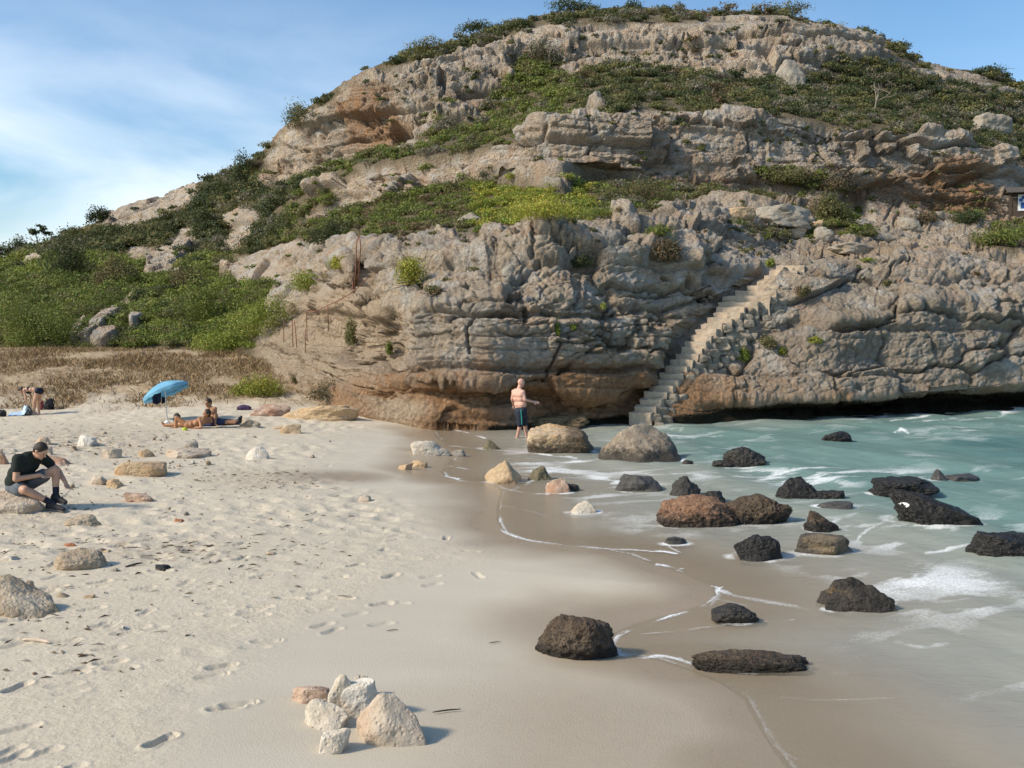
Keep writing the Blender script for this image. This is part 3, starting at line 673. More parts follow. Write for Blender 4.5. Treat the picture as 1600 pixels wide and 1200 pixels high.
# every rock: photo box x0, x1, top, base | style | skew, squareness | label
ROCKS = [
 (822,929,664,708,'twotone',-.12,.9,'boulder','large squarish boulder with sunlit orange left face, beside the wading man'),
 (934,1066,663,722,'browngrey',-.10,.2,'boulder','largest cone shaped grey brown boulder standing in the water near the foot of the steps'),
 (757,816,719,755,'ochre',-.15,.2,'rock','pointed ochre rock on the wet sand left of a smaller green one'),
 (824,862,728,751,'green',.1,.2,'rock','low greenish wet rock with foam, just right of the pointed ochre rock'),
 (852,892,747,771,'pink',-.1,.5,'rock','pinkish brown rock in the foam with a small dark stone at its right end'),
 (884,906,756,768,'dark',0,.3,'stone','small dark stone touching the right end of the pinkish brown rock'),
 (891,933,783,803,'pale',.1,.1,'rock','small pale peaked rock standing alone in the thin film of water'),
 (754,781,686,702,'green',-.35,.1,'rock','small dark fin shaped rock in the shallows left of the orange boulder'),
 (642,704,689,712,'pale',-.1,.5,'rock','pale flat topped rock lying at the wet edge of the sand'),
 (704,728,702,713,'grey',0,.4,'stone','small grey stone right of the pale flat topped rock'),
 (641,668,719,730,'ochre',.1,.4,'stone','small tan stone in front of the pale flat topped rock'),
 (622,646,722,734,'ochre',0,.4,'stone','small tan stone leftmost of the pair by the wet bay'),
 (960,1034,740,768,'slate',.1,.4,'rock','smooth slate grey rock low in the surf, behind the pale peaked one'),
 (1046,1096,744,777,'dark',.0,.1,'rock','dark conical rock behind the big reddish brown boulder'),
 (1088,1134,767,788,'dark',.0,.4,'rock','small black rock squeezed between the reddish boulder and the cone behind it'),
 (1021,1156,769,825,'redbrown',-.12,.3,'boulder','big rough reddish brown boulder in the shallow water'),
 (1133,1235,767,819,'darkbrown',.05,.4,'boulder','dark brown pitted boulder leaning against the reddish one'),
 (1209,1288,740,781,'black',-.1,.15,'rock','black peaked rock right behind the dark brown pitted boulder'),
 (1268,1318,765,782,'black',.0,.4,'rock','low black rock at the right foot of the black peaked one'),
 (1274,1332,783,798,'slate',.0,.4,'rock','low half drowned grey rock awash between the black ones'),
 (1254,1312,797,830,'darkbrown',-.45,.1,'rock','small brown rock sloping down to the right, in front of the half drowned rock'),
 (1144,1226,832,877,'black',-.1,.3,'rock','jagged black rock with a knob on top in the milky water'),
 (1239,1334,836,868,'tantop',.05,.4,'rock','flat dark rock with a tan patch on top'),
 (1357,1462,747,778,'black',.05,.5,'rock','long flat black rock behind the one with white droppings'),
 (1383,1525,758,821,'guano',-.42,.25,'boulder','large black boulder with white bird droppings, sloping to the right'),
 (1455,1482,733,754,'slate',-.2,.1,'rock','small grey spike of rock farthest right in the sea'),
 (1476,1535,741,753,'slate',.0,.4,'rock','low drowned rock right of the small grey spike'),
 (1513,1640,831,870,'black',.0,.3,'rock','black rock cut by the right edge of the view'),
 (1284,1398,897,958,'gold',-.22,.15,'boulder','dark boulder with a golden lichen facet in the milky shallows'),
 (834,967,950,1031,'pitted',.10,.25,'boulder','dark brown pitted boulder closest to the dry beach, half set in wet sand'),
 (1110,1184,943,975,'dark',.0,.3,'rock','low dark rock in the foam left of the golden faceted boulder'),
 (1076,1268,1017,1051,'pitted',-.1,.5,'rock','long low dark rock like a log, lying in the swash'),
 (1128,1196,698,728,'dark',.0,.6,'rock','blocky dark rock in the green water right of the cone shaped boulder'),
 (1112,1150,717,728,'dark',.0,.5,'rock','thin flat ledge at the left foot of the blocky dark rock'),
 (1283,1331,674,691,'guano',.0,.3,'rock','small black rock with a pale spot out near the cliff'),
 (1038,1074,838,851,'slate',.1,.4,'stone','small grey stone with a curl of foam left of the jagged black rock'),
 (1066,1084,718,727,'dark',.0,.3,'stone','tiny dark stone just right of the cone shaped boulder'),
 (772,924,650,672,'weedy',.0,.5,'ledge','low seaweed covered ledge at the cliff foot behind the wading man'),
 (456,520,1064,1099,'pink',-.15,.5,'stone','reddish flat stone at the left back of the near rock pile'),
 (512,556,1046,1120,'pale',.28,.5,'stone','thin upright stone at the back of the near rock pile'),
 (545,575,1050,1090,'pale',.1,.4,'stone','small pinkish grey stone hidden behind the white egg shaped one'),
 (473,547,1090,1141,'pale',-.05,.1,'stone','pale pyramid shaped stone at the left of the near rock pile'),
 (526,592,1054,1121,'white',.35,.3,'stone','white egg shaped stone leaning over in the near rock pile'),
 (550,670,1078,1163,'cream',-.2,.12,'stone','biggest stone of the near rock pile, cream and pointed'),
 (498,549,1134,1177,'white',-.02,.8,'stone','small white cube of stone in front of the near rock pile'),
 (181,264,718,745,'ochre',.0,.95,'rock','long ochre block with a square left end on the trampled sand'),
 (286,310,685,704,'greyblock',.1,.7,'rock','upright grey stone on the pinkish slab'),
 (256,326,700,716,'cream',.0,.6,'rock','flat pinkish slab under the upright grey stone'),
 (216,240,700,714,'ochre',.0,.5,'stone','small orange tan stone left of the pinkish slab'),
 (383,421,696,717,'white',-.05,.2,'rock','white pointed rock on the sand beyond the puddle'),
 (160,190,699,716,'cream',.0,.4,'stone','cream stone above the left end of the ochre block'),
 (195,244,767,784,'pink',.0,.5,'stone','reddish flat stone with a white top below the ochre block'),
 (140,168,741,757,'cream',.0,.5,'stone','cream stone right of the seated man, nearest to his knee'),
 (166,192,747,761,'ochre',.0,.5,'stone','tan stone right of the cream one beside the seated man'),
 (118,150,679,697,'white',-.1,.4,'rock','whitish rock on the reddish gravel behind the seated man'),
 (82,165,857,893,'sandy',.0,.3,'mound','sand covered lump of rock with a red stone behind it'),
 (-50,98,890,966,'sandy',-.25,.15,'mound','large brown lump of sandy rock at the left edge'),
 (18,56,903,930,'sandy',.0,.5,'stone','rounded stone lying on the large sandy lump at left'),
 (-22,72,763,803,'cream',.0,.5,'rock','rock the man in the dark shirt is sitting on'),
 (64,112,709,728,'pink',-.2,.4,'rock','sloping pinkish rock just behind the seated man'),
 (-8,14,700,726,'pink',.0,.4,'rock','pinkish rock at the left edge behind the seated man'),
 (66,84,694,712,'cream',.0,.5,'rock','tan stone beside the head of the seated man'),
 (98,123,846,857,'red',.0,.3,'stone','brick red stone on the sand above the sand covered lump'),
 (153,176,857,868,'ochre',.0,.4,'stone','orange brown stone at the right end of the sand covered lump'),
 (241,266,880,892,'black',.0,.4,'stone','black flat stone alone on the pale sand'),
 (1,29,865,877,'white',.0,.5,'stone','flat white stone at the left edge of the sand'),
 (172,188,884,895,'grey',.0,.4,'stone','small grey brown stone left of the driftwood stick'),
 (131,149,926,936,'ochre',.0,.3,'stone','small brown stone right of the large sandy lump'),
 (84,110,922,934,'sandy',.0,.3,'stone','low brown stone at the right foot of the large sandy lump'),
 (100,160,802,822,'sandy',.0,.3,'mound','low sandy hump in front of the shoes of the seated man'),
 (272,288,808,815,'red',.0,.3,'stone','small rust red pebble alone in the middle of the sand'),
 (438,472,662,678,'ochre',-.1,.3,'rock','orange tan rock on the sand right of the navy towel'),
 (392,452,631,651,'pink',0,.6,'rock','low pinkish slab of rock under the dark purple garment'),
 (440,566,630,656,'ochre',0,.5,'ledge','long low tan ledge at the foot of the dry grey bush'),
 (374,408,652,668,'sandy',.0,.4,'rock','brown rock at the foot of the slab behind the navy towel'),
 (388,407,659,668,'white',.0,.6,'stone','white flat stone in front of the brown rock'),
 (425,444,664,671,'ochre',.0,.4,'stone','small tan stone between the white flat stone and the orange tan rock'),
 (414,430,859,868,'cream',.0,.3,'stone','pale cream stone alone on the footprinted sand'),
 (55,80,680,694,'cream',.0,.3,'stone','pale stone on the gravel directly above the head of the seated man'),
 (560,580,772,781,'cream',.0,.3,'stone','pale stone at the edge of the smooth sand'),
]
def rock_place(r):
    x0, x1, yt, yb = r[:4]
    sea = r[4] not in () and False
    X, Y, Z = on_ground((x0 + x1) / 2, yb, sea=True)
    X, Y, Z = float(X[0]), float(Y[0]), float(Z[0])
    W = (x1 - x0) / FPX * Y
    til = (CAM_H - Z) / Y
    dep = min(W * (0.75 if x1 - x0 < 120 else .62), max(.62 * (yb - yt) / FPX * Y / til, .22 * W))
    Yc = Y + dep * 0.40
    H = max(((yb - yt) / FPX * Y - 0.28 * dep * til) * (1 + .40 * dep / Y), 0.13 * W)
    return X * Yc / Y, Yc, Z, W * (1 + .4 * dep / Y), dep, H * (.9 if yb - yt > 40 and 'pile' not in r[8] and yt > 730 else 1)
RP = [rock_place(r) for r in ROCKS]
for r, p in zip(ROCKS, RP):
    if p[2] > 0.06: continue
    j = np.hypot((qx - p[0]) / (p[3] / 2), (qy - p[1]) / (p[4] / 2))
    wdt = .10 / max(p[3] / 2, .1)
    foam = np.maximum(foam, .85 * np.exp(-((j - 1.02) / (wdt * (1 + .8 * fn3))) ** 2) * sstep(-.1, .5, fn1 + .7 * fn3 - .05))
    tail = np.exp(-(((qx - p[0] - .3 * p[3]) / (1.1 * p[3])) ** 2 + ((qy - p[1] + .2) / (.8 * p[4])) ** 2)) * (j > .9)
    foam = np.maximum(foam, .2 * tail * sstep(.25, .6, rid + .15 * fn1))
foam = np.clip(foam * (0.42 + 0.75 * sstep(-.4, .35, fbm(qx, qy, qx * 0, 1.1, 3, 221))), 0, 1)
keep_r = np.ones(len(wy_), bool)
so = link_mesh('sea_water', np.stack([qx, qy, qz], -1).reshape(-1, 3), grid_faces(len(wy_), len(wx_)), None,
               attrs=dict(film=(.3 + .7 * sstep(.05, 2.2, off)).ravel(), turb=turb.ravel(), foam=foam.ravel(), wcol=wc.reshape(-1, 3)))
tag(so, kind='structure')
m = MatB('sea_water')
N, L = m.n, m.l
v = m.coord()
tr = N.new('ShaderNodeBsdfTransparent')
tr.inputs['Color'].default_value = (.98, .98, .96, 1)
df = N.new('ShaderNodeBsdfDiffuse'); L.new(m.attr('wcol', 'Color'), df.inputs['Color'])
gl = N.new('ShaderNodeBsdfGlossy'); gl.inputs['Roughness'].default_value = .09
fo = N.new('ShaderNodeBsdfDiffuse'); fo.inputs['Color'].default_value = (.80, .80, .78, 1)
va = m.coord('Object', (1.0, 1.7, 1.0))
hh = m.math('ADD', m.noise(va, 2.6, 5, .6, .4), m.math('MULTIPLY', m.noise(va, 11, 4, .6), .35))
nrm = m.bump(hh, .30, .09)
L.new(nrm, gl.inputs['Normal'])
fr = N.new('ShaderNodeFresnel'); fr.inputs['IOR'].default_value = 1.33; L.new(nrm, fr.inputs['Normal'])
m1 = N.new('ShaderNodeMixShader'); L.new(m.attr('turb'), m1.inputs[0]); L.new(tr.outputs[0], m1.inputs[1]); L.new(df.outputs[0], m1.inputs[2])
m2 = N.new('ShaderNodeMixShader'); L.new(m.math('MULTIPLY', fr.outputs[0], m.math('MULTIPLY', m.attr('film'), .5)), m2.inputs[0]); L.new(m1.outputs[0], m2.inputs[1]); L.new(gl.outputs[0], m2.inputs[2])
m3 = N.new('ShaderNodeMixShader')
ff = m.rng(m.math('MULTIPLY', m.attr('foam'), m.rng(m.noise(v, 30, 5, .75), .32, .62, .45, 1.35)), .12, .85)
L.new(ff, m3.inputs[0]); L.new(m2.outputs[0], m3.inputs[1]); L.new(fo.outputs[0], m3.inputs[2])
L.new(m3.outputs[0], m.out.inputs['Surface'])
N.remove(m.b)
so.data.materials.append(m.m)

# ------------------------------------------------------------------ rocks
_ICO = {}
def icosphere(level):
    if level in _ICO: return _ICO[level]
    t = (1 + 5 ** .5) / 2
    V = [(-1,t,0),(1,t,0),(-1,-t,0),(1,-t,0),(0,-1,t),(0,1,t),(0,-1,-t),(0,1,-t),(t,0,-1),(t,0,1),(-t,0,-1),(-t,0,1)]
    V = np.array(V, float); V /= np.linalg.norm(V, axis=1, keepdims=True)
    F = np.array([(0,11,5),(0,5,1),(0,1,7),(0,7,10),(0,10,11),(1,5,9),(5,11,4),(11,10,2),(10,7,6),(7,1,8),(3,9,4),(3,4,2),(3,2,6),(3,6,8),(3,8,9),(4,9,5),(2,4,11),(6,2,10),(8,6,7),(9,8,1)])
    for _ in range(level):
        E = np.concatenate([F[:, [0, 1]], F[:, [1, 2]], F[:, [2, 0]]]); E = np.sort(E, 1)
        U, inv = np.unique(E, axis=0, return_inverse=True); inv = inv.ravel()
        M = V[U].mean(1); M /= np.linalg.norm(M, axis=1, keepdims=True)
        n = len(F); a, b, c = inv[:n] + len(V), inv[n:2*n] + len(V), inv[2*n:] + len(V)
        V = np.vstack([V, M])
        F = np.concatenate([np.stack([F[:,0], a, c], 1), np.stack([F[:,1], b, a], 1), np.stack([F[:,2], c, b], 1), np.stack([a, b, c], 1)])
    _ICO[level] = (V, F)
    return V, F
PSOFT = 22.0
def rock_geo(W, Dp, H, seed, square=.3, skew=0., level=5, rough=1.0, pits=0.0, sink=.35, peak=False):
    """boulder with its waterline / sand line at z = 0, width W, depth Dp, height H"""
    rng = np.random.default_rng(seed)
    V, F = icosphere(level)
    k = 13
    nrm = rng.normal(size=(k, 3)); nrm[:, 2] = nrm[:, 2] * .8 + .25
    nrm /= np.linalg.norm(nrm, axis=1, keepdims=True)
    dst = rng.uniform(.66, 1.0, k)
    ax = np.array([(1,0,0),(-1,0,0),(0,1,0),(0,-1,0),(0,0,1),(0,0,-1.)]) + rng.normal(size=(6, 3)) * .16
    ax /= np.linalg.norm(ax, axis=1, keepdims=True)
    da = np.full(6, .95 - .20 * square)
    if square < .25:                                  # peaked: steep sides meet in a point
        th = np.sort(rng.uniform(0, 2 * math.pi, 6) * .35 + np.arange(6) * math.pi / 3)
        pk = np.stack([np.cos(th), np.sin(th), rng.uniform(.55, .85, 6)], 1); pk /= np.linalg.norm(pk, axis=1, keepdims=True)
        nrm = np.vstack([nrm, pk]); dst = np.concatenate([dst, rng.uniform(.6, .68, 6)])
    if peak: dst = dst + .12; da[4] = 1.3; da[2:4] += .2
    if square > .6: dst = dst + .16
    nn = np.vstack([nrm, ax]); dd = np.concatenate([dst, da])
    p = PSOFT
    r = (np.maximum(V @ nn.T, 0) / dd) ** p
    r = r.sum(1) ** (-1 / p)
    P = V * r[:, None]
    o = seed * 3.17
    n = fbm(P[:, 0] + o, P[:, 1], P[:, 2] + o, .8, 3, 301) * (.09 if square > .6 else .20) + fbm(P[:, 0] + o, P[:, 1], P[:, 2], .32, 4, 302, .55) * .11 * rough
    n += fbm(P[:, 0] + o, P[:, 1], P[:, 2], .16, 3, 303, .6, True) * (.025 * rough + .05 * pits)
    if pits:
        f1, f2, ci = worley(P[:, 0] * 6 + o, P[:, 1] * 6, P[:, 2] * 6, 9)
        n -= pits * .075 * np.exp(-(f1 / .33) ** 2) * (ci > .3)
    P = P * (1 + n)[:, None]
    lo, hi = P.min(0), P.max(0)
    P = (P - (lo + hi) / 2) / ((hi - lo) / 2)
    P[:, 2] = (P[:, 2] + 1) / 2                       # 0..1
    hs = sink
    P[:, 2] = P[:, 2] * (1 + hs) - hs
    P[:, 0] += skew * np.maximum(P[:, 2], 0) * 1.0
    ab = P[:, 2] > 0
    lo, hi = P[ab].min(0), P[ab].max(0)
    P[:, 0] = (P[:, 0] - (lo[0] + hi[0]) / 2) / ((hi[0] - lo[0]) / 2) * W / 2
    P[:, 1] = P[:, 1] / max(hi[1], -lo[1]) * Dp / 2
    P[:, 2] *= H
    return P, F
def rock_mat(name, cA, cB, cC=None, rough=.9, wet=None, pit=.5, sc=1.0, spec=.25, side=None, thr=.48):
    """cA..cB mottling, cC veins / patches; wet = (colour, height) dark wet foot"""
    m = MatB(name); v = m.coord(); oi = m.n.new('ShaderNodeObjectInfo')
    av = m.n.new('ShaderNodeVectorMath'); av.operation = 'ADD'
    m.l.new(v, av.inputs[0]); m.l.new(oi.outputs['Location'], av.inputs[1]); v = av.outputs[0]
    n1 = m.noise(v, 2.2 * sc, 6, .6); n2 = m.noise(v, 9 * sc, 7, .68); n3 = m.noise(v, 40 * sc, 4, .7)
    c = m.mix(m.rng(n2, .32, .68), cA, cB)
    if cC: c = m.mix(m.rng(n1, thr, thr + .16), c, cC)
    c = m.mix(m.rng(n3, .58, .75, 0, .5), c, tuple(x * .35 for x in cA))
    rg = rough
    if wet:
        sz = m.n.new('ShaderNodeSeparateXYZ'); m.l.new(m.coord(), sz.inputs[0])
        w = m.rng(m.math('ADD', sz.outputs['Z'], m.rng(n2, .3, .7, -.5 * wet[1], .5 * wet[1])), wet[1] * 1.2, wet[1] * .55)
        if side: w = m.math('MAXIMUM', w, m.rng(m.math('ADD', m.math('SUBTRACT', sz.outputs['X'], m.math('MULTIPLY', sz.outputs['Z'], .5)), m.rng(n2, .3, .7, -.3, .3)), side, side + .35, 0, .85))  # right flank darkened: algae stain plus shade painted into the colour
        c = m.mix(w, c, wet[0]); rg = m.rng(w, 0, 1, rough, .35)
    h = m.math('ADD', n2, m.math('MULTIPLY', n3, .5))
    h = m.math('SUBTRACT', h, m.math('MULTIPLY', m.rng(m.voro(v, 22 * sc), .0, .35, 1, 0), pit))
    nrm = m.bump(h, .8, .03)
    return m.fin(c, rg, nrm, spec)
RM = {
 'pale': rock_mat('pale_limestone', (.46,.39,.30), (.60,.53,.43), (.50,.39,.27)),
 'white': rock_mat('white_limestone', (.56,.51,.43), (.68,.63,.55), (.56,.47,.36)),
 'cream': rock_mat('cream_limestone', (.42,.34,.25), (.56,.47,.37), (.48,.34,.23)),
 'ochre': rock_mat('ochre_sandstone', (.40,.27,.15), (.54,.41,.26), (.50,.33,.19)),
 'sandy': rock_mat('sand_crusted_rock', (.31,.235,.155), (.43,.335,.235), (.50,.42,.315)),
 'pink': rock_mat('reddish_limestone', (.40,.25,.17), (.55,.42,.32), (.42,.22,.13)),
 'red': rock_mat('brick_red_stone', (.30,.11,.05), (.40,.18,.09), None),
 'grey': rock_mat('grey_limestone', (.24,.21,.17), (.38,.34,.28), None),
 'greyblock': rock_mat('weathered_grey_limestone', (.25,.22,.175), (.40,.355,.29), (.3,.24,.17)),
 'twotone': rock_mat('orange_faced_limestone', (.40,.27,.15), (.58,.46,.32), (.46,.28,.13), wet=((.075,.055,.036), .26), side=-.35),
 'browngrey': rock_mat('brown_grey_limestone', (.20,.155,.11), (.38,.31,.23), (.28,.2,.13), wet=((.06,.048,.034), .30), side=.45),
 'green': rock_mat('algae_green_rock', (.11,.095,.055), (.20,.165,.10), None, .7),
 'redbrown': rock_mat('red_brown_rough_rock', (.16,.085,.05), (.30,.18,.11), (.22,.11,.06), .8, ((.04,.028,.018), .20), 1.0),
 'darkbrown': rock_mat('dark_brown_pitted_rock', (.05,.036,.024), (.12,.085,.055), None, .7, ((.02,.016,.012), .15), 1.0),
 'pitted': rock_mat('barnacled_brown_rock', (.055,.042,.03), (.15,.11,.075), (.09,.06,.04), .65, ((.03,.024,.018), .12), 1.4, 1.8),
 'slate': rock_mat('slate_grey_rock', (.045,.042,.04), (.10,.092,.082), None, .5),
 'dark': rock_mat('wet_dark_rock', (.022,.02,.018), (.062,.054,.046), None, .48),
 'black': rock_mat('wet_black_rock', (.012,.0115,.011), (.04,.036,.032), None, .42, None, .8),
 'tantop': rock_mat('tan_topped_dark_rock', (.05,.043,.035), (.10,.085,.066), (.20,.15,.09), .6),
 'guano': rock_mat('black_rock', (.012,.0115,.011), (.04,.036,.032), None, .42, None, .8),
 'gold': rock_mat('lichened_dark_rock', (.02,.017,.014), (.055,.045,.035), (.20,.135,.06), .5, thr=.575),
 'weedy': rock_mat('seaweed_covered_rock', (.12,.085,.045), (.23,.165,.095), (.07,.055,.03), .75, ((.04,.03,.016), .1)),
}
gm = bpy.data.materials.new('bird_droppings'); 
GU = flat_mat('bird_droppings', (.72, .70, .66), .8, .1)
GO = rock_mat('golden_lichen', (.16,.11,.055), (.27,.185,.085), None, .7)
def sub_patch(P, F, sel):
    ids = np.nonzero(sel[F].all(1))[0]
    if len(ids) == 0: return None
    u, inv = np.unique(F[ids], return_inverse=True)
    T = inv.reshape(-1, 3); lab = np.arange(len(u))          # keep the largest connected patch only
    for _ in range(200):
        mn = lab[T].min(1); new = lab.copy()
        for k in range(3): np.minimum.at(new, T[:, k], mn)
        if (new == lab).all(): break
        lab = new
    big_ = np.bincount(lab[T[:, 0]]).argmax(); T = T[lab[T[:, 0]] == big_]
    k2, inv2 = np.unique(T, return_inverse=True)
    return u[k2], inv2.reshape(-1, 3)
ROCK_OBJ = {}
for i, (r, p) in enumerate(zip(ROCKS, RP)):
    x0, x1, yt, yb, sty, skew, sq, cat, lab = r
    X, Y, Z, W, Dp, H = p
    big = (x1 - x0)
    lev = 6 if big > 60 else (5 if big > 26 else 4)
    pits = {'pitted': 1.0, 'redbrown': .7, 'darkbrown': .9, 'weedy': .8, 'black': .5, 'guano': .5, 'dark': .35, 'cream': .25, 'pale': .2}.get(sty, .1)
    rg = {'white': .5, 'slate': .6, 'browngrey': .7, 'black': 1.5, 'guano': 1.4, 'gold': 1.3, 'dark': 1.3, 'redbrown': 1.3, 'darkbrown': 1.3}.get(sty, 1.0)
    pile = 'near rock pile' in lab
    PSOFT = 9.0 if sty in ('pitted', 'sandy', 'redbrown', 'darkbrown') else 20.0
    if sty in ('pale', 'cream', 'white', 'ochre', 'pink'): rg = .45 if pile else .7
    if pile: pits *= .4
    P, F = rock_geo(W, Dp, H, 40 + i, sq, skew, lev, rg, pits, .3 if pile else (1.0 if sq < .25 else .75), sq < .25 and not pile)
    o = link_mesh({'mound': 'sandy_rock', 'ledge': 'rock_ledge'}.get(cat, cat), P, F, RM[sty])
    o.location = (X, Y, Z - (0.02 if Z > .05 else 0.0))
    tag(o, lab, cat if cat != 'mound' else 'rock')
    ROCK_OBJ[lab] = o
    N_ = np.cross(P[F[:, 1]] - P[F[:, 0]], P[F[:, 2]] - P[F[:, 0]])
    vn = np.zeros_like(P); [np.add.at(vn, F[:, k], N_) for k in range(3)]
    vn /= np.maximum(np.linalg.norm(vn, axis=1, keepdims=True), 1e-9)
    if sty == 'guano' or sty == 'gold':
        if sty == 'gold': continue
        if sty == 'guano':
            nn_ = 1.8 * fbm(P[:, 0], P[:, 1], P[:, 2], .13, 3, 77)
            t = np.hypot((P[:, 0] + W * .34) / (W * .07), (P[:, 2] - H * .80) / (H * .15)) + 1.1 * nn_
            sel = (t < 1) & (vn[:, 1] < .2)
        else:
            nn_ = fbm(P[:, 0], P[:, 1], P[:, 2], .25, 3, 78)
            sel = (np.hypot((P[:, 0] + W * .10 + .15 * P[:, 2]) / (W * .05), (P[:, 2] - H * .52) / (H * .42)) + .9 * nn_ < 1) & (vn[:, 1] < .1)
        q = sub_patch(P, F, sel)
        if q:
            g = link_mesh('droppings' if sty == 'guano' else 'lichen_patch', P[q[0]] + vn[q[0]] * .006, q[1], GU if sty == 'guano' else GO, o)
# ------------------------------------------------------------------ vegetation
HP = np.stack([hx2, hy2, hz2], -1)
hpx, hpy = to_px(hx2, np.maximum(hy2, 1), hz2)
rngv = np.random.default_rng(77)
PALETTES = {
 'green':  [(.078,.096,.021), (.105,.125,.026), (.135,.15,.036)],
 'bright': [(.12,.145,.024), (.155,.18,.03), (.19,.205,.045)],
 'yellow': [(.21,.205,.03), (.26,.24,.042), (.155,.165,.027)],
 'olive':  [(.075,.076,.028), (.10,.098,.036), (.128,.118,.048)],
 'dark':   [(.032,.042,.017), (.044,.055,.021), (.058,.066,.026)],
 'grey':   [(.12,.105,.075), (.16,.145,.105), (.095,.085,.05)],
 'brown':  [(.10,.07,.038), (.13,.09,.05), (.075,.06,.03)],
}
def bush_geo(c, rx, ry, rz, n, leaf, pal, rng, lobes=7, low=-.35):
    """leaf clumps spread through a lumpy crown: verts, quads, colours"""
    c = np.asarray(c, float)
    lc = rng.normal(size=(lobes, 3)); lc /= np.linalg.norm(lc, axis=1, keepdims=True)
    lc *= rng.uniform(.25, .72, (lobes, 1)); lc[:, 2] = np.abs(lc[:, 2]) * .8
    lr = rng.uniform(.30, .60, lobes)
    k = rng.integers(0, lobes, n)
    d = rng.normal(size=(n, 3)); d[:, 2] = d[:, 2] * .8 + .28
    d /= np.linalg.norm(d, axis=1, keepdims=True)
    rr = lr[k] * (1 - .55 * rng.random(n) ** 2.2) * (1 + .18 * rng.normal(size=n))
    P = lc[k] + d * rr[:, None]
    ok = P[:, 2] > low
    P, d, k = P[ok], d[ok], k[ok]; n = len(P)
    P = P * (rx, ry, rz) + c
    nn = d + .5 * rng.normal(size=(n, 3)); nn /= np.linalg.norm(nn, axis=1, keepdims=True)
    up = rng.normal(size=(n, 3))
    a = np.cross(nn, up); a /= np.linalg.norm(a, axis=1, keepdims=True)
    b = np.cross(nn, a)
    s = leaf * rng.uniform(.55, 1.35, (n, 1))
    e = rng.uniform(.35, .9, (n, 1))
    V = np.stack([P - a * s, P - b * s * e * .8 + nn * s * .2, P + a * s, P + b * s * e], 1).reshape(-1, 3)
    F = np.arange(4 * n).reshape(-1, 4)
    pl = np.array(pal); base = pl[rng.integers(0, len(pl), lobes)]
    C = 1.5 * base[k] * rng.uniform(.75, 1.3, (n, 1)) * (1 + .10 * rng.normal(size=(n, 3)))
    return V, F, np.repeat(np.clip(C, .005, .6), 4, 0)
def merge(parts):
    V, F, C, o = [], [], [], 0
    for v_, f_, c_ in parts:
        V.append(v_); F.append(f_ + o); C.append(c_); o += len(v_)
    return np.vstack(V), np.vstack(F), np.vstack(C)
def leaf_material():
    m = MatB('shrub_leaves')
    c = m.attr('tint', 'Color')
    df = m.n.new('ShaderNodeBsdfTranslucent'); m.l.new(m.mix(.25, c, (.2, .2, .03)), df.inputs['Color'])
    m.fin(c, .62, None, .25)
    mx = m.n.new('ShaderNodeMixShader'); mx.inputs[0].default_value = .3
    m.l.new(m.b.outputs[0], mx.inputs[1]); m.l.new(df.outputs[0], mx.inputs[2])
    m.l.new(mx.outputs[0], m.out.inputs['Surface'])
    return m.m
LEAF = leaf_material()
BARK = flat_mat('grey_bark', (.15, .115, .085), .9, .35, 14, .4)
DRYWOOD = flat_mat('dry_pale_twigs', (.26, .22, .175), .9, .3, 14, .3)
def tube_geo(pts, radii, sides=6):
    pts = np.asarray(pts, float); n = len(pts)
    T = np.gradient(pts, axis=0); T /= np.maximum(np.linalg.norm(T, axis=1, keepdims=True), 1e-9)
    ref = np.array([.31, .17, .93]) if abs(T[0] @ (0, 0, 1)) < .9 else np.array([1., .1, .05])
    U = np.cross(T, ref); U /= np.linalg.norm(U, axis=1, keepdims=True); W = np.cross(T, U)
    a = np.arange(sides) * 2 * math.pi / sides
    V = (pts[:, None] + np.asarray(radii)[:, None, None] * (np.cos(a)[None, :, None] * U[:, None] + np.sin(a)[None, :, None] * W[:, None])).reshape(-1, 3)
    F = [(i * sides + j, i * sides + (j + 1) % sides, (i + 1) * sides + (j + 1) % sides, (i + 1) * sides + j) for i in range(n - 1) for j in range(sides)]
    V = np.vstack([V, pts[0] - T[0] * radii[0] * .5, pts[-1] + T[-1] * radii[-1] * .5])
    b0, b1 = n * sides, n * sides + 1
    F += [(b0, (j + 1) % sides, j, j) for j in range(sides)] + [(b1, (n - 1) * sides + j, (n - 1) * sides + (j + 1) % sides, (n - 1) * sides + (j + 1) % sides) for j in range(sides)]
    return V, F
class Geo:                                              # collects polygons of any size into one mesh
    def __init__(s): s.V, s.f, s.n, s.o = [], [], [], 0
    def add(s, V, F):
        V = np.asarray(V, float)
        s.V.append(V)
        for q in F:
            q = list(dict.fromkeys(int(i) for i in q))
            s.f += [i + s.o for i in q]; s.n.append(len(q))
        s.o += len(V)
        return s
    def tube(s, pts, r, sides=6):
        r = np.full(len(pts), r) if np.isscalar(r) else r
        return s.add(*tube_geo(pts, r, sides))
    def build(s, name, mat, parent=None, smooth=True):
        return link_mesh(name, np.vstack(s.V), s.f, mat, parent, smooth=smooth, sizes=np.array(s.n, np.int32))
def hill_at(px, py):                                   # the headland's surface under a photo pixel
    j = int(np.argmin(np.abs(colx - px)))
    best = None
    sl = slice(max(0, j - 4), j + 5)
    d = (hpx[NB:-6, sl] - px) ** 2 + (hpy[NB:-6, sl] - py) ** 2
    near_ = d < max(d.min() + 1e-6, 5.0)
    Yv = np.where(near_, hy2[NB:-6, sl], 1e9)
    i = np.unravel_index(np.argmin(Yv), Yv.shape)
    return HP[NB:-6, sl][i].copy()
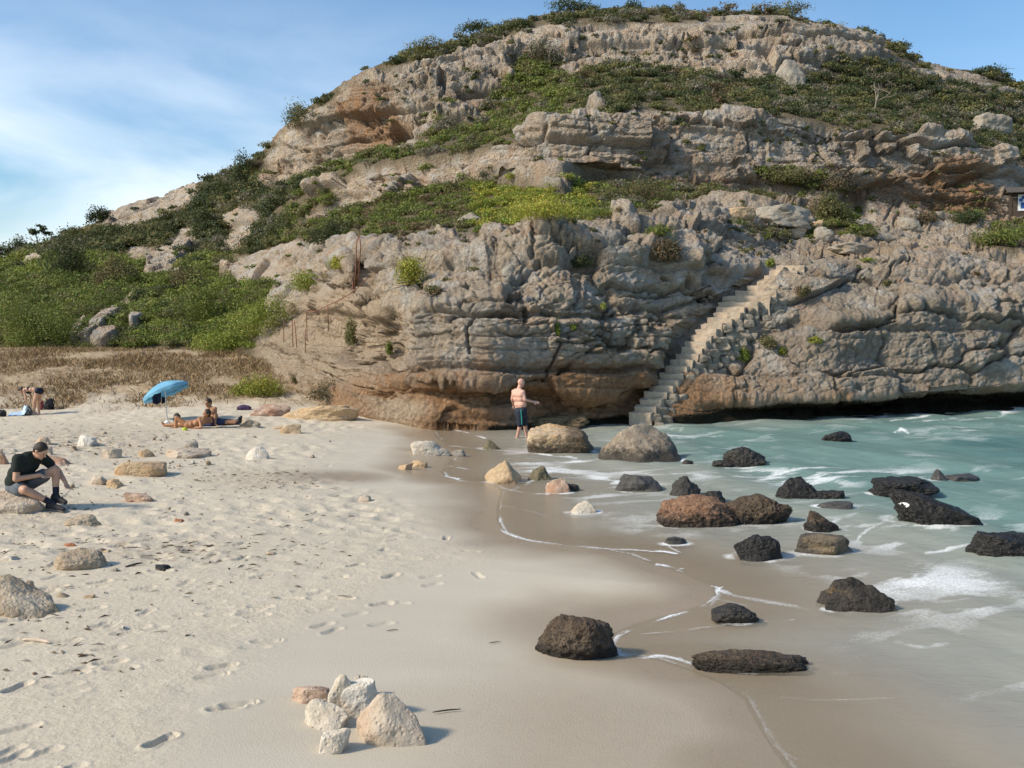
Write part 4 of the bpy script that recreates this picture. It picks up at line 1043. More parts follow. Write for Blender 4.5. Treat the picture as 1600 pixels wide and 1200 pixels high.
# --- scrub belts
veg = np.clip(1 - rk, 0, 1) * (1 - .85 * sandy) * sstep(0.03, .2, S / 10)
veg[:NB] = 0; veg[-6:] = 0
veg *= (1 - GRV) * np.where((PYf > 548) & (PXf < 470), 0, 1)
bare = sstep(.05, .45, fbm(hx, hy, hz, 4.5, 3, 401)) * np.interp(S, [0, 4.5, 5, 6, 7, 8, 9, 10], [.6, .6, .55, .15, .12, .12, .4, .3])
dens = np.clip(veg * (1 - bare * (1 - sstep(430, 300, PXf) * .5)), 0, 1)
dens = np.where(PXf < 430, dens, dens)
nzl = N0[..., 2]
ledge = rk * sstep(.35, .7, nzl + .25 * nz2) * sstep(.0, .35, fbm(hx, hy, hz, 3.2, 3, 405)) * np.interp(S, [0, 3.3, 4, 5, 6, 10], [0, 0, .10, .28, .34, .45]) * (1 - GRV) * (1 - sandy)
crk = rk * sstep(.25, .5, fbm(hx, hy, hz, 2.4, 3, 406)) * np.interp(S, [0, 5.9, 6.2, 7, 8, 9.5, 10], [0, 0, .06, .10, .16, .22, .22])
dens = np.maximum(dens, np.maximum(ledge, crk)); dens[:NB] = 0; dens[-6:] = 0
inview = (PXf > -140) & (PXf < 1740)
rowgap = np.gradient(PYf, axis=0); w = dens * inview * np.clip(-rowgap, 0, 4) * 1.6
step_ok = (colx[None, :] > -150) & (colx[None, :] < 1750)
w = (w * step_ok).ravel()
area = w.sum()
ncl = int(area / 48)
pick = rngv.choice(len(w), ncl, p=w / area)
ppx, ppy, ps = PXf.ravel()[pick], PYf.ravel()[pick], S.ravel()[pick]
pos = HP.reshape(-1, 3)[pick]
HRK = rk.ravel()[pick]
tone = fbm(pos[:, 0], pos[:, 1], pos[:, 2], 5.0, 3, 402)
ZONES = {'a': [], 'b': [], 'c': [], 'd': [], 'e': []}
for i in range(ncl):
    x, y, s_ = ppx[i], ppy[i], ps[i]
    u = rngv.random() + .35 * tone[i]
    if x < 445 and s_ < 8.9:
        z = 'd'; pal = 'green' if u < .5 else ('bright' if u < .75 else ('olive' if u < 1.0 else 'dark'))
        if y < 400: pal = 'dark' if u < .5 else ('olive' if u < .9 else 'grey')
        if 440 < y < 550 and x < 200: pal = 'green' if u < .8 else 'olive'
    elif s_ < 5.0: z = 'e'; pal = 'olive' if u < .5 else 'grey' if u < .8 else 'brown'
    elif s_ < 6.6:
        z = 'c'; pal = 'olive' if u < .55 else ('green' if u < .8 else 'grey')
        if 740 < x < 930 and 290 < y < 350: pal = 'yellow' if u < .55 else 'bright'
        elif x < 760: pal = 'green' if u < .45 else ('olive' if u < .85 else 'brown')
    elif s_ < 8.5:
        z = 'b'; pal = 'olive' if u < .45 else ('dark' if u < .75 else ('grey' if u < .92 else 'brown'))
        if x < 900: pal = 'green' if u < .5 else ('olive' if u < .9 else 'grey')
        if x > 1150: pal = 'dark' if u < .45 else ('olive' if u < .75 else 'grey')
    else: z = 'a'; pal = 'olive' if u < .5 else ('dark' if u < .75 else 'grey')
    Y = pos[i, 1]; px1 = Y / FPX
    r = rngv.uniform(9, 23) * px1 * (1.3 if z == 'd' else 1.0) * (.5 if z == 'e' or HRK[i] > .6 else 1)
    ry = r * rngv.uniform(.8, 1.2); rz = r * rngv.uniform(.42, .72)
    n = int(105 * (r / px1 / 10) ** 1.7)
    ZONES[z].append(bush_geo(pos[i] + (0, 0, rz * .15), r, ry, rz, n, 1.7 * px1, PALETTES[pal], rngv, 6))
ZL = {'a': 'dry dark scrub dotted along the top of the headland', 'b': 'belt of dark olive scrub between the middle and the top cliff',
      'c': 'belt of green scrub between the lower and the middle cliff', 'd': 'thick green scrub covering the slope at the left of the headland', 'e': 'sparse tufts growing in cracks of the lower cliff'}
for z, parts in ZONES.items():
    if not parts: continue
    V, F, C = merge(parts)
    o = link_mesh('scrub', V, F, LEAF, None, dict(tint=C), smooth=False)
    tag(o, ZL[z], 'scrub', kind='stuff')
# --- single shrubs: centre x, base y, width, height (photo pixels), palette, label
SHRUBS = [
 (105,440,74,92,'dark','tall dark bush on the left slope, below the skyline gap'),
 (152,350,46,32,'dark','dark domed bush alone on the left skyline'),
 (22,400,54,34,'dark','dark bush on the skyline at the far left, above the green slope'),
 (315,362,48,44,'dark','dark round bush above the pale outcrop on the left slope'),
 (300,455,72,46,'olive','olive bush beside the pale rib of rock on the left slope'),
 (318,508,100,96,'green','big rounded green bush in the middle of the left slope'),
 (410,528,120,90,'bright','big bright green bush near the lower end of the handrail'),
 (350,550,130,44,'bright','low light green bush at the foot of the left slope'),
 (480,456,90,40,'bright','bright green bush just left of the tall rusty posts'),
 (530,425,46,26,'yellow','yellow green bush touching the tall rusty posts'),
 (90,545,170,90,'green','broad green bush at the bottom of the far left slope'),
 (30,548,110,96,'green','broad green bush cut by the left edge of the view'),
 (180,450,80,56,'olive','olive bush right of the tall dark one on the left slope'),
 (380,300,46,66,'dark','dark tall bush at the left end of the top cliff'),
 (466,304,46,36,'dark','dark bush in front of the orange cliff foot'),
 (514,384,64,48,'dark','dark green bush at the left end of the middle belt'),
 (470,200,66,42,'olive','dome of scrub on the skyline at the left shoulder'),
 (676,86,82,30,'olive','olive cushion on the skyline above the left top cliff'),
 (750,50,70,22,'dark','dark cushion on the skyline left of the summit'),
 (895,22,90,24,'dark','dark bushy shrub on the summit, larger one'),
 (990,20,46,22,'dark','small dark shrub on the summit, right of the larger one'),
 (1220,20,110,16,'olive','long low shrub on the skyline right of the summit'),
 (1548,122,58,26,'dark','open dark shrub on the skyline at the right shoulder'),
 (852,104,80,46,'grey','grey brown bush under the summit cliff'),
 (700,212,60,40,'grey','grey bush clinging below the left top cliff'),
 (850,345,130,46,'yellow','brightest yellow green cushion on the ledge over the lower cliff'),
 (1010,318,130,40,'olive','rounded olive cushion right of the brightest yellow green one'),
 (950,342,90,24,'green','low green shrub under the rounded olive cushion'),
 (1240,290,100,36,'olive','olive shrub at the foot of the middle cliff near its overhang'),
 (1310,300,80,40,'grey','grey shrub in the corner under the overhang'),
 (1040,412,70,52,'brown','brown dry bush hanging on the lower cliff face'),
 (908,422,52,26,'dark','dark shrub in the hollow of the lower cliff'),
 (1030,372,50,26,'green','green shrub on the rim above the brown dry bush'),
 (1290,345,90,50,'olive','shrub above the boulders at the head of the steps'),
 (1205,418,24,14,'bright','small green plant at the top left of the steps'),
 (1560,384,86,36,'green','long green shrub under the wooden notice board'),
 (1515,352,70,34,'dark','dark shrub left of the wooden notice board'),
 (1446,352,46,22,'grey','grey tuft on the terrace left of the dark shrub'),
 (640,446,70,52,'yellow','yellow green bush with bare twigs on the lower cliff near the cut steps'),
 (682,462,44,20,'olive','low olive plant right of the bush with bare twigs'),
 (540,538,32,52,'olive','narrow olive plant hanging beside the cut slope'),
 (597,562,16,34,'green','slim green plant in a crack of the lower cliff at its left end'),
 (397,619,98,42,'yellow','yellow flowering bush on the sand behind the reclining man'),
 (512,624,74,36,'grey','dry grey green bush on the sand at the foot of the ledges'),
 (462,600,24,14,'olive','small tuft between the yellow flowering bush and the dry grey one'),
 (870,532,18,28,'bright','bright plant in the vertical crack of the lower cliff'),
 (896,520,14,12,'bright','tiny plant right of the one in the vertical crack'),
 (944,488,16,14,'bright','tiny plant high on the dark part of the lower cliff'),
 (1203,545,32,26,'olive','round tuft on the sloping rock right of the steps'),
 (1162,566,26,32,'bright','bright trailing plant beside the side wall of the steps'),
 (1222,556,20,18,'yellow','yellowish tuft just right of the round tuft'),
 (1255,466,34,26,'olive','shrub beside the upper steps'),
 (1275,540,28,14,'yellow','yellow tuft in a crack right of the yellowish one'),
 (1355,412,30,9,'bright','flat green tuft on the rock slab above the water'),
 (1385,448,26,12,'olive','small tuft lower down on the rock slab'),
 (1470,330,36,16,'brown','brown tuft at the foot of the right end of the middle cliff'),
]
for i, (cx, by, w_, h_, pal, lab) in enumerate(SHRUBS):
    rng = np.random.default_rng(900 + i)
    sand_b = 'on the sand' in lab
    if sand_b:
        X, Y, Z = [float(q[0]) for q in on_ground(cx, by)]
        p = np.array([X, Y + .25, Z])
        if cx > 440: p = hill_at(cx, by); p[1] -= .2
    else:
        p = hill_at(cx, by - 3)
    k = p[1] / FPX
    rx = w_ / 2 * k; rz = h_ * k / 1.12
    leaf = max(1.5 * k, .03)
    n = int(min(5200, 2.6 * w_ * h_ / 3.4 * 1.3 + 120))
    V, F, C = bush_geo((0, 0, rz * .10), rx, rx * .85, rz, n, leaf, PALETTES[pal] + (PALETTES['brown'][:1] if pal in ('grey', 'olive') else []), rng, 11 if w_ > 50 else 7, -.1)
    o = link_mesh('shrub' if h_ > 16 else 'low_plant', V, F, LEAF, None, dict(tint=C), smooth=False)  # the low ones are mostly tufts and small plants
    o.location = p
    tag(o, lab, 'shrub' if h_ > 16 else 'plant')
    if 'bare twigs' in lab or pal == 'brown' and w_ > 60 or 'open dark' in lab:
        g = Geo()
        for q in range(16):
            a = rng.uniform(0, math.pi * 2); t = np.linspace(0, 1, 5)[:, None]
            e = np.array([math.cos(a) * rx * 1.1, math.sin(a) * rx * .6 - .3 * rx, rz * rng.uniform(-.35, .9)])
            g.tube(t * e + t * (1 - t) * rng.normal(size=3) * rx * .5, np.linspace(.5, .2, 5) * k * 1.3, 4)
        g.build('twig', DRYWOOD, o)
# --- trees with visible stems
def limb(g, p, d, L, r, rng, depth, tips, spread=.6, up=.1):
    n = 5; pts = [p.copy()]
    for i in range(n):
        d = d + rng.normal(size=3) * .14 + (0, 0, up * .3); d /= np.linalg.norm(d)
        pts.append(pts[-1] + d * L / n)
    g.tube(np.array(pts), np.linspace(r, r * .55, n + 1), 5)
    if depth == 0: tips.append(pts[-1]); return
    for _ in range(3 if depth > 1 else 3):
        nd = d + rng.normal(size=3) * spread; nd[2] += up; nd /= np.linalg.norm(nd)
        limb(g, pts[rng.integers(3, n + 1)], nd, L * rng.uniform(.55, .8), r * .55, rng, depth - 1, tips, spread, up)
def tree(px, py, h_px, w_px, pal, lab, seed, bare=False, name='pine_tree'):
    rng = np.random.default_rng(seed)
    p = hill_at(px, py); k = p[1] / FPX
    root = empty(name, p); tag(root, lab, 'tree')
    g, tips = Geo(), []
    limb(g, np.zeros(3) - (0, 0, .3), np.array([.1, 0, 1.]), h_px * k * (.55 if not bare else .4), 1.5 * k if not bare else 1.4 * k, rng, 2 if not bare else 3, tips, .75 if not bare else .6, .25)
    g.build('trunk', DRYWOOD if bare else BARK, root)
    if not bare:
        parts = []
        top = np.array([0, 0, h_px * k * .78])
        for t in range(9):
            c = top + rng.normal(size=3) * (w_px * k * .22, w_px * k * .2, h_px * k * .10)
            parts.append(bush_geo(c, w_px * k * .24, w_px * k * .24, h_px * k * .15, 130, 1.5 * k, PALETTES[pal], rng, 5, -.6))
        V, F, C = merge(parts)
        link_mesh('crown', V, F, LEAF, root, dict(tint=C), smooth=False)
tree(58, 388, 34, 40, 'dark', 'small flat topped pine standing clear on the far left skyline', 31)
tree(-2, 416, 34, 34, 'dark', 'pine at the very left edge of the view', 32)
tree(1366, 168, 74, 60, 'grey', 'leafless pale tree in front of the right top cliff', 33, True, 'bare_tree')
# --- dry dune grass
DG = MatB('dry_grass'); DRYG = DG.fin(DG.attr('tint', 'Color'), .9, None, .1)
ng = 42000
gx_ = rngv.uniform(-24, -3, ng * 3); gy_ = rngv.uniform(32, 50, ng * 3)
fx2 = fbm(gx_, gy_, gx_ * 0, 1.8, 3, 441)
mk = sstep(32.5, 36.0, gy_ + 2.2 * fbm(gx_, gy_, gx_ * 0, 1.3, 3, 101)) * sstep(-3.6, -8.0, gx_ + 2 * fx2 + .12 * (gy_ - 35)) * sstep(-.55, .05, fx2)
sel = np.nonzero(rngv.random(ng * 3) < mk)[0][:ng]
gx_, gy_ = gx_[sel], gy_[sel]; gz_ = ground_z(gx_, gy_) - .05
n = len(gx_); a = rngv.uniform(0, 2 * math.pi, n); hh_ = rngv.uniform(.08, .26, n) * (1 + .3 * fx2[sel]); ln = rngv.normal(0, .9, (n, 2)) * hh_[:, None]
wv = rngv.uniform(.012, .03, n)
B0 = np.stack([gx_ - np.cos(a) * wv, gy_ - np.sin(a) * wv, gz_], 1); B1 = np.stack([gx_ + np.cos(a) * wv, gy_ + np.sin(a) * wv, gz_], 1)
TP = np.stack([gx_ + ln[:, 0], gy_ + ln[:, 1], gz_ + hh_], 1)
gc = np.array([(.33,.22,.115), (.40,.29,.165), (.26,.17,.095), (.25,.20,.105)])[rngv.integers(0, 4, n)] * rngv.uniform(.7, 1.25, (n, 1))
o = link_mesh('dune_grass', np.stack([B0, B1, TP], 1).reshape(-1, 3), np.arange(3 * n).reshape(-1, 3), DRYG, None, dict(tint=np.repeat(gc, 3, 0)), smooth=False)
tag(o, 'dry straw brown grass covering the low dune behind the beach', 'grass', kind='stuff')
# ------------------------------------------------------------------ the steps, the handrail, the notice board
def box_geo(cx, cy_, cz, lx, ly, lz, ux=(1, 0, 0), uy=(0, 1, 0), uz=(0, 0, 1), div=1, rough=0., seed=0):
    """box with optional subdivision and rough faces"""
    V, F = [], []
    ux, uy, uz = [np.asarray(q, float) for q in (ux, uy, uz)]
    t = np.linspace(-.5, .5, div + 1)
    def face(o, a, b):
        base = len(V)
        for i in t:
            for j in t: V.append(np.array(o) + np.array(a) * i + np.array(b) * j)
        for i in range(div):
            for j in range(div):
                q = base + i * (div + 1) + j
                F.append((q, q + div + 1, q + div + 2, q + 1))
    X, Y, Z = (1, 0, 0), (0, 1, 0), (0, 0, 1)
    face((.5, 0, 0), Y, Z); face((-.5, 0, 0), Z, Y); face((0, .5, 0), Z, X); face((0, -.5, 0), X, Z); face((0, 0, .5), X, Y); face((0, 0, -.5), Y, X)
    V = np.array(V) * (lx, ly, lz)
    if rough:
        W = V + np.array([cx, cy_, cz])
        d = np.stack([fbm(W[:, 0], W[:, 1], W[:, 2], .28, 3, 500 + seed + q) for q in range(3)], 1)
        V = V + d * rough
    P = np.array([cx, cy_, cz]) + V[:, :1] * ux + V[:, 1:2] * uy + V[:, 2:] * uz
    U, inv = np.unique(np.round(P, 5), axis=0, return_inverse=True)
    inv = inv.ravel()
    return U, [tuple(inv[list(f)]) for f in F]
def stone_mat(name, a, b, dk):
    m = MatB(name); v = m.coord()
    n1 = m.noise(v, 1.4, 5); n2 = m.noise(v, 11, 6, .65)
    c = m.mix(m.rng(n2, .3, .7), a, b); c = m.mix(m.rng(n1, .5, .68, 0, .7), c, dk)
    return m.fin(c, .92, m.bump(n2, .6, .03), .15)
STEP = stone_mat('worn_sandstone_steps', (.40,.315,.225), (.52,.425,.32), (.29,.225,.16))
RUBB = stone_mat('rubble_side_wall', (.20,.165,.125), (.36,.305,.235), (.13,.105,.08))
A_ = np.array(at_depth(998, 655, 30.3)); B_ = np.array(at_depth(1108, 515, 33.0)); C_ = np.array(at_depth(1240, 416, 36.2))
root = empty('stone_steps', A_); tag(root, 'flight of worn sandstone steps climbing the lower cliff from the water', 'steps')
n1_, n2_ = 14, 12
path = [A_ + (B_ - A_) * i / n1_ for i in range(n1_)] + [B_ + (C_ - B_) * i / n2_ for i in range(n2_ + 1)]
rngs = np.random.default_rng(12)
sw = Geo()
for i, p in enumerate(path[:-1]):
    q = path[i + 1]; rise = q[2] - p[2]
    u = np.array([q[0] - p[0], q[1] - p[1], 0]); run = np.linalg.norm(u); u /= run
    # the treads face the beach: nearly square to the view on the lower flight
    uw = np.array([.90, -.43, 0]); uw /= np.linalg.norm(uw); un = np.array([.43, .90, 0])
    wid = np.interp(i, [0, 6, 14, 17, 19, 22, 25], [.74, .72, .72, 1.0, 1.6, .9, .9]) * rngs.uniform(.95, 1.06)
    c = (p + q) / 2
    V, F = box_geo(0, 0, 0, wid, 1.05, rise + .55, uw, un, (0, 0, 1), 6, .075, i)
    pos_ = np.array([c[0], c[1], p[2] - .55]) + un * .36 + np.array([0, 0, (rise + .55) / 2]) + uw * (-.12 if 16 < i < 20 else 0)
    o = Geo().add(V, F).build('step', STEP, root, smooth=False); o.location = pos_ - A_
    r0 = pos_ + uw * (wid / 2 + .06) - A_
    for k in range(5):
        V, F = rock_geo(.40, .50 + .1 * (k % 2), .22, 700 + i * 5 + k, .9, 0, 3, 1.0)
        if k == 0 and rngs.random() < .25: continue
        sw.add(V + r0 + un * rngs.uniform(-.25, .1) + (0, 0, .13 - k * .21) + uw * (k * .07 + rngs.uniform(-.05, .05)), F)
sw.build('side_wall', RUBB, root)
# cut steps by the handrail
D0 = np.array(at_depth(572, 464, 37.9)); D1 = np.array(at_depth(573, 404, 43.1))
root = empty('cut_steps', D0); tag(root, 'short flight of narrow steps cut in pale rock beside the tall rusty posts', 'steps')
for i in range(9):
    p = D0 + (D1 - D0) * i / 9; q = D0 + (D1 - D0) * (i + 1) / 9
    V, F = box_geo(0, 0, 0, .74, 1.0, q[2] - p[2] + .4, div=4, rough=.05, seed=40 + i)
    o = Geo().add(V, F).build('step', STEP, root, smooth=False)
    o.location = np.array([(p[0] + q[0]) / 2, p[1] + .5, p[2] - .4 + (q[2] - p[2] + .4) / 2]) - D0
RUST = flat_mat('rusty_iron', (.20, .085, .048), .85, .35, 18, .3)
RUSTR = flat_mat('rusty_orange_rope', (.24, .11, .065), .9, .3, 18, .3)
def front(px, py, dy=.12):
    p = hill_at(px, py); a = np.array(at_depth(px, py, p[1] - dy)); return a
hr0 = front(479, 524); root = empty('handrail', hr0); tag(root, 'rusty handrail of posts and a drooping rope beside the cut slope', 'handrail')
for pts in [[(443,503),(443.5,530)], [(457,500),(457.5,537)], [(460,501),(464,538)], [(477,515),(477,547)], [(479,486),(479.5,524)], [(512,476),(513,508)]]:
    b = front(*pts[1]); t = np.array(at_depth(*pts[0], b[1]))
    Geo().tube(np.array([b - (0, 0, .25) - hr0, (b + t) / 2 - hr0, t - hr0]), .019, 6).build('post', RUST, root)
rp = [(479,487),(492,487),(510,478),(528,470),(540,463),(553,455),(567,442),(577,432)]
Ys = [min(front(a, b)[1], front(a, b + 6)[1]) - .25 for a, b in rp]
Ys = smooth1(np.array(Ys), 3)
Geo().tube(np.array([np.array(at_depth(a, b, y)) - hr0 for (a, b), y in zip(rp, Ys)]), .020, 6).build('rope', RUSTR, root)
b0 = np.array(at_depth(553, 456, 38.6))
root = empty('tall_post', b0); tag(root, 'pair of tall bent rusty posts beside the narrow cut steps', 'posts')
for pts in [[(553,457),(556,418),(557,380),(561,366)], [(560,436),(562,405),(563.5,384),(561.5,367)], [(551,440),(551,455),(550.5,462)]]:
    Geo().tube(np.array([np.array(at_depth(a, b, 38.6)) - b0 for a, b in pts]), .024, 6).build('post', RUST, root)
# wooden notice board
hb = hill_at(1606, 352); Yh = hb[1]; kh = Yh / FPX
HB = np.array(at_depth(1578, 350, Yh)); HB[2] -= .1
root = empty('notice_board', HB, math.radians(-14)); tag(root, 'brown wooden notice board with a small roof at the right edge', 'notice board')
WOOD = flat_mat('brown_stained_wood', (.075, .05, .034), .8, .3, 7, .3)
ROOFM = flat_mat('dark_roof_boards', (.085, .072, .06), .85, .25, 7, .3)
WHITE = flat_mat('white_poster', (.72, .73, .72), .6, .05)
BLUE = flat_mat('blue_pictogram', (.03, .09, .32), .6, .1)
ph = 47 * kh + .1
for x in (0.0, 1.75):
    Geo().add(*box_geo(x, 0, ph / 2, .12, .12, ph)).build('post', WOOD, root, False)
g = Geo()
for j in range(6):
    g.add(*box_geo(.875, .0, ph - .13 - j * .2, 1.626, .05, .185))
g.build('panel', WOOD, root, False)
g = Geo()
for s in (-1, 1):
    a = math.radians(28)
    uz = np.array([0, -s * math.sin(a) * -1, math.cos(a)]); uy = np.array([0, math.cos(a), -s * math.sin(a)]) * 1.0
    uy = np.array([0, s * math.cos(a), -math.sin(a)]); uz = np.array([0, s * math.sin(a), math.cos(a)])
    cc = np.array([.875, 0, ph + .30]) + uy * .34
    g.add(*box_geo(*cc, 2.35, .70, .045, (1, 0, 0), uy, uz))
g.build('roof', ROOFM, root, False)
for x in (-.18, 1.93):
    Geo().add([(x-.02,-.5,ph+.03),(x-.02,.5,ph+.03),(x-.02,0,ph+.29),(x+.02,-.5,ph+.03),(x+.02,.5,ph+.03),(x+.02,0,ph+.29)], [(0,2,1),(3,4,5),(0,1,4,3),(1,2,5,4),(2,0,3,5)]).build('gable', WOOD, root, False)
pst = Geo().add(*box_geo(.72, -.045, ph - .52, .72, .02, .88)).build('poster', WHITE, root, False)
def disc(g, cx, cz, rx, rz, y=-.062):
    a = np.arange(14) * 2 * math.pi / 14
    g.add([(cx + rx * math.cos(t), y, cz + rz * math.sin(t)) for t in a] + [(cx + rx * math.cos(t), y + .006, cz + rz * math.sin(t)) for t in a],
          [tuple(range(14)), tuple(range(27, 13, -1))] + [(i, (i + 1) % 14, 14 + (i + 1) % 14, 14 + i) for i in range(14)])
g = Geo()
zc = ph - .5
disc(g, .62, zc + .26, .10, .09); disc(g, .50, zc + .12, .10, .10); disc(g, .74, zc + .12, .10, .10, -.0625)
g.build('pictogram', BLUE, pst, False)
g = Geo()
g.add(*box_geo(.62, -.059, zc - .17, .24, .008, .34)); g.build('pictogram', BLUE, pst, False)
# loose blocks on the ledges
LEDGE = [(1550,213,70,34,.8,'greyblock','pale slab of rock sticking out of the dark scrub at top right'),
 (1225,352,96,30,.6,'greyblock','long pale boulder on the terrace above the steps'),
 (1160,346,44,22,.6,'ochre','tan boulder left of the long pale one on the terrace'),
 (1125,340,34,20,.6,'greyblock','small pale boulder at the left end of the terrace row'),
 (1420,358,34,20,.6,'greyblock','pale block at the back of the right terrace'),
 (1330,392,70,14,.6,'greyblock','low slab lying across the top of the path'),
 (1240,372,40,20,.5,'cream','pale lump beside the path above the steps'),
 (1290,376,34,22,.3,'greyblock','peaked lump among the boulders above the path'),
 (1275,362,24,20,.3,'ochre','small peaked boulder behind the lumps above the path'),
 (1380,376,36,14,.5,'greyblock','rounded block right of the path'),
 (1560,326,0,0,0,'',''),
 (793,428,20,15,.4,'greyblock','small white stone perched in a joint of the lower cliff'),
 (537,390,10,8,.4,'white','tiny white stone on the rim left of the tall posts'),
 (735,350,44,18,.2,'greyblock','pale pointed boulder among the scrub left of the yellow green cushion'),
 (1236,136,54,42,.2,'greyblock','knob of pale rock below the summit overhang')]
for i, (cx, by, w_, h_, sq, sty, lab) in enumerate(LEDGE):
    if not w_: continue
    p = hill_at(cx, by - 2); k = p[1] / FPX
    P, F = rock_geo(w_ * k, w_ * k * .7, h_ * k, 820 + i, sq, 0, 5, 1.0)
    o = link_mesh('boulder' if w_ > 24 else 'stone', P, F, RM[sty]); o.location = p - (0, 0, .05)
    tag(o, lab, 'boulder' if w_ > 24 else 'stone')
# ------------------------------------------------------------------ people
def capsule_geo(p0, r0, p1, r1, seg=14):
    p0, p1 = np.asarray(p0, float), np.asarray(p1, float)
    t = p1 - p0; L = max(np.linalg.norm(t), 1e-6); t /= L
    pts, rad = [], []
    for a in np.linspace(-math.pi / 2, 0, 6): pts.append(p0 + t * r0 * math.sin(a)); rad.append(max(r0 * math.cos(a), 1e-4))
    for a in np.linspace(0, math.pi / 2, 6): pts.append(p1 + t * r1 * math.sin(a)); rad.append(max(r1 * math.cos(a), 1e-4))
    ref = np.array([.3, .2, .93]) if abs(t[2]) < .9 else np.array([1., .1, 0])
    U = np.cross(t, ref); U /= np.linalg.norm(U); W = np.cross(t, U)
    a = np.arange(seg) * 2 * math.pi / seg
    V = (np.array(pts)[:, None] + np.array(rad)[:, None, None] * (np.cos(a)[None, :, None] * U + np.sin(a)[None, :, None] * W)).reshape(-1, 3)
    n = len(pts)
    F = [(i * seg + j, i * seg + (j + 1) % seg, (i + 1) * seg + (j + 1) % seg, (i + 1) * seg + j) for i in range(n - 1) for j in range(seg)]
    F += [tuple(range(seg))[::-1], tuple((n - 1) * seg + j for j in range(seg))]
    return V, F
def ellip_geo(c, r, axes=None, lev=3):
    V, F = icosphere(lev)
    V = V * r
    if axes is not None: V = V @ np.asarray(axes)
    return V + np.asarray(c, float), [tuple(f) for f in F]
def fuse(name, geo, mat, parent, voxel=.008, smooth_it=6, attrs=None):
    """one continuous skin grown over all the overlapping volumes"""
    o = geo.build('tmp_' + name, mat)
    md = o.modifiers.new('r', 'REMESH'); md.mode = 'VOXEL'; md.voxel_size = voxel
    ms = o.modifiers.new('s', 'SMOOTH'); ms.iterations = smooth_it; ms.factor = .5
    dg = bpy.context.evaluated_depsgraph_get()
    me = bpy.data.meshes.new_from_object(o.evaluated_get(dg)); me.name = name
    me.polygons.foreach_set('use_smooth', np.ones(len(me.polygons), bool))
    old = o.data; bpy.data.objects.remove(o); bpy.data.meshes.remove(old)
    me.materials.clear(); me.materials.append(mat)
    r = bpy.data.objects.new(name, me); COL.objects.link(r)
    if parent: r.parent = parent
    return r
def skin(name, c):
    m = MatB(name); v = m.coord()
    col = m.mix(m.rng(m.noise(v, 6, 3), .3, .7), tuple(x * .88 for x in c), tuple(min(1, x * 1.1) for x in c))
    m.set(m.b, 'Subsurface Weight', .08)
    m.b.inputs['Subsurface Radius'].default_value = (.02, .008, .004)
    return m.fin(col, .5, None, .4)
SK_PINK = skin('sunburnt_pale_skin', (.60, .34, .25))
SK_FAIR = skin('fair_skin', (.50, .29, .19))
SK_TAN = skin('tanned_skin', (.34, .165, .085))
SK_TAN2 = skin('deeply_tanned_skin', (.38, .18, .085))
HAIR = flat_mat('dark_brown_hair', (.028, .017, .011), .55, .4, 60, .5)
NAVY = flat_mat('navy_cloth', (.010, .013, .028), .8, .3, 20, .3)
def V3(*a): return np.array(a, float)
def arm(g, s, e, w, r=(.047, .038, .026)):
    g.add(*capsule_geo(s, r[0], e, r[1])); g.add(*capsule_geo(e, r[1], w, r[2]))
def hand(g, w, d, side, curl=.35, k=1.0):
    """palm, four unequal bent fingers, thumb from the side of the palm; d = direction, side = across the palm"""
    d = d / np.linalg.norm(d); side = side - d * (side @ d); side /= np.linalg.norm(side); up = np.cross(d, side)
    g.add(*ellip_geo(w + d * .05 * k, (.054 * k, .042 * k, .018 * k), [d, side, up]))
    for i, (o, L) in enumerate(zip((-.030, -.010, .010, .028), (.062, .072, .068, .052))):
        b = w + d * .088 * k + side * o * k
        d1 = d + up * curl; d1 /= np.linalg.norm(d1); d2 = d + up * curl * 2.6; d2 /= np.linalg.norm(d2)
        m_ = b + d1 * L * .55 * k; t_ = m_ + d2 * L * .5 * k
        g.add(*capsule_geo(b - d * .02, .0105 * k, m_, .0095 * k, 8)); g.add(*capsule_geo(m_, .0095 * k, t_, .0082 * k, 8))
    b = w + d * .03 * k - side * .036 * k
    dt = d * .7 - side * .75 + up * .25; dt /= np.linalg.norm(dt)
    g.add(*capsule_geo(b, .0135 * k, b + dt * .035 * k, .0115 * k, 8)); g.add(*capsule_geo(b + dt * .035 * k, .0115 * k, b + (dt * .5 + d * .5) * .068 * k, .0095 * k, 8))
def leg(g, h, kn, an, r=(.082, .055, .036), calf=True):
    g.add(*capsule_geo(h, r[0], kn, r[1])); g.add(*capsule_geo(kn, r[1] * .95, an, r[2]))
    if calf:
        t = an - kn; back = V3(0, .012, 0)
        g.add(*capsule_geo(kn + t * .18 + back, r[1] * .92, kn + t * .5 + back, r[1] * .78))
def foot(g, an, d, k=1.0):
    d = d / np.linalg.norm(d)
    heel = an - d * .035 * k - V3(0, 0, .035); toe = an + d * .15 * k - V3(0, 0, .055 * k)
    g.add(*capsule_geo(heel, .034 * k, toe - d * .04, .030 * k)); g.add(*capsule_geo(toe - d * .04, .030 * k, toe, .018 * k)); g.add(*capsule_geo(an, .035 * k, heel, .032 * k))
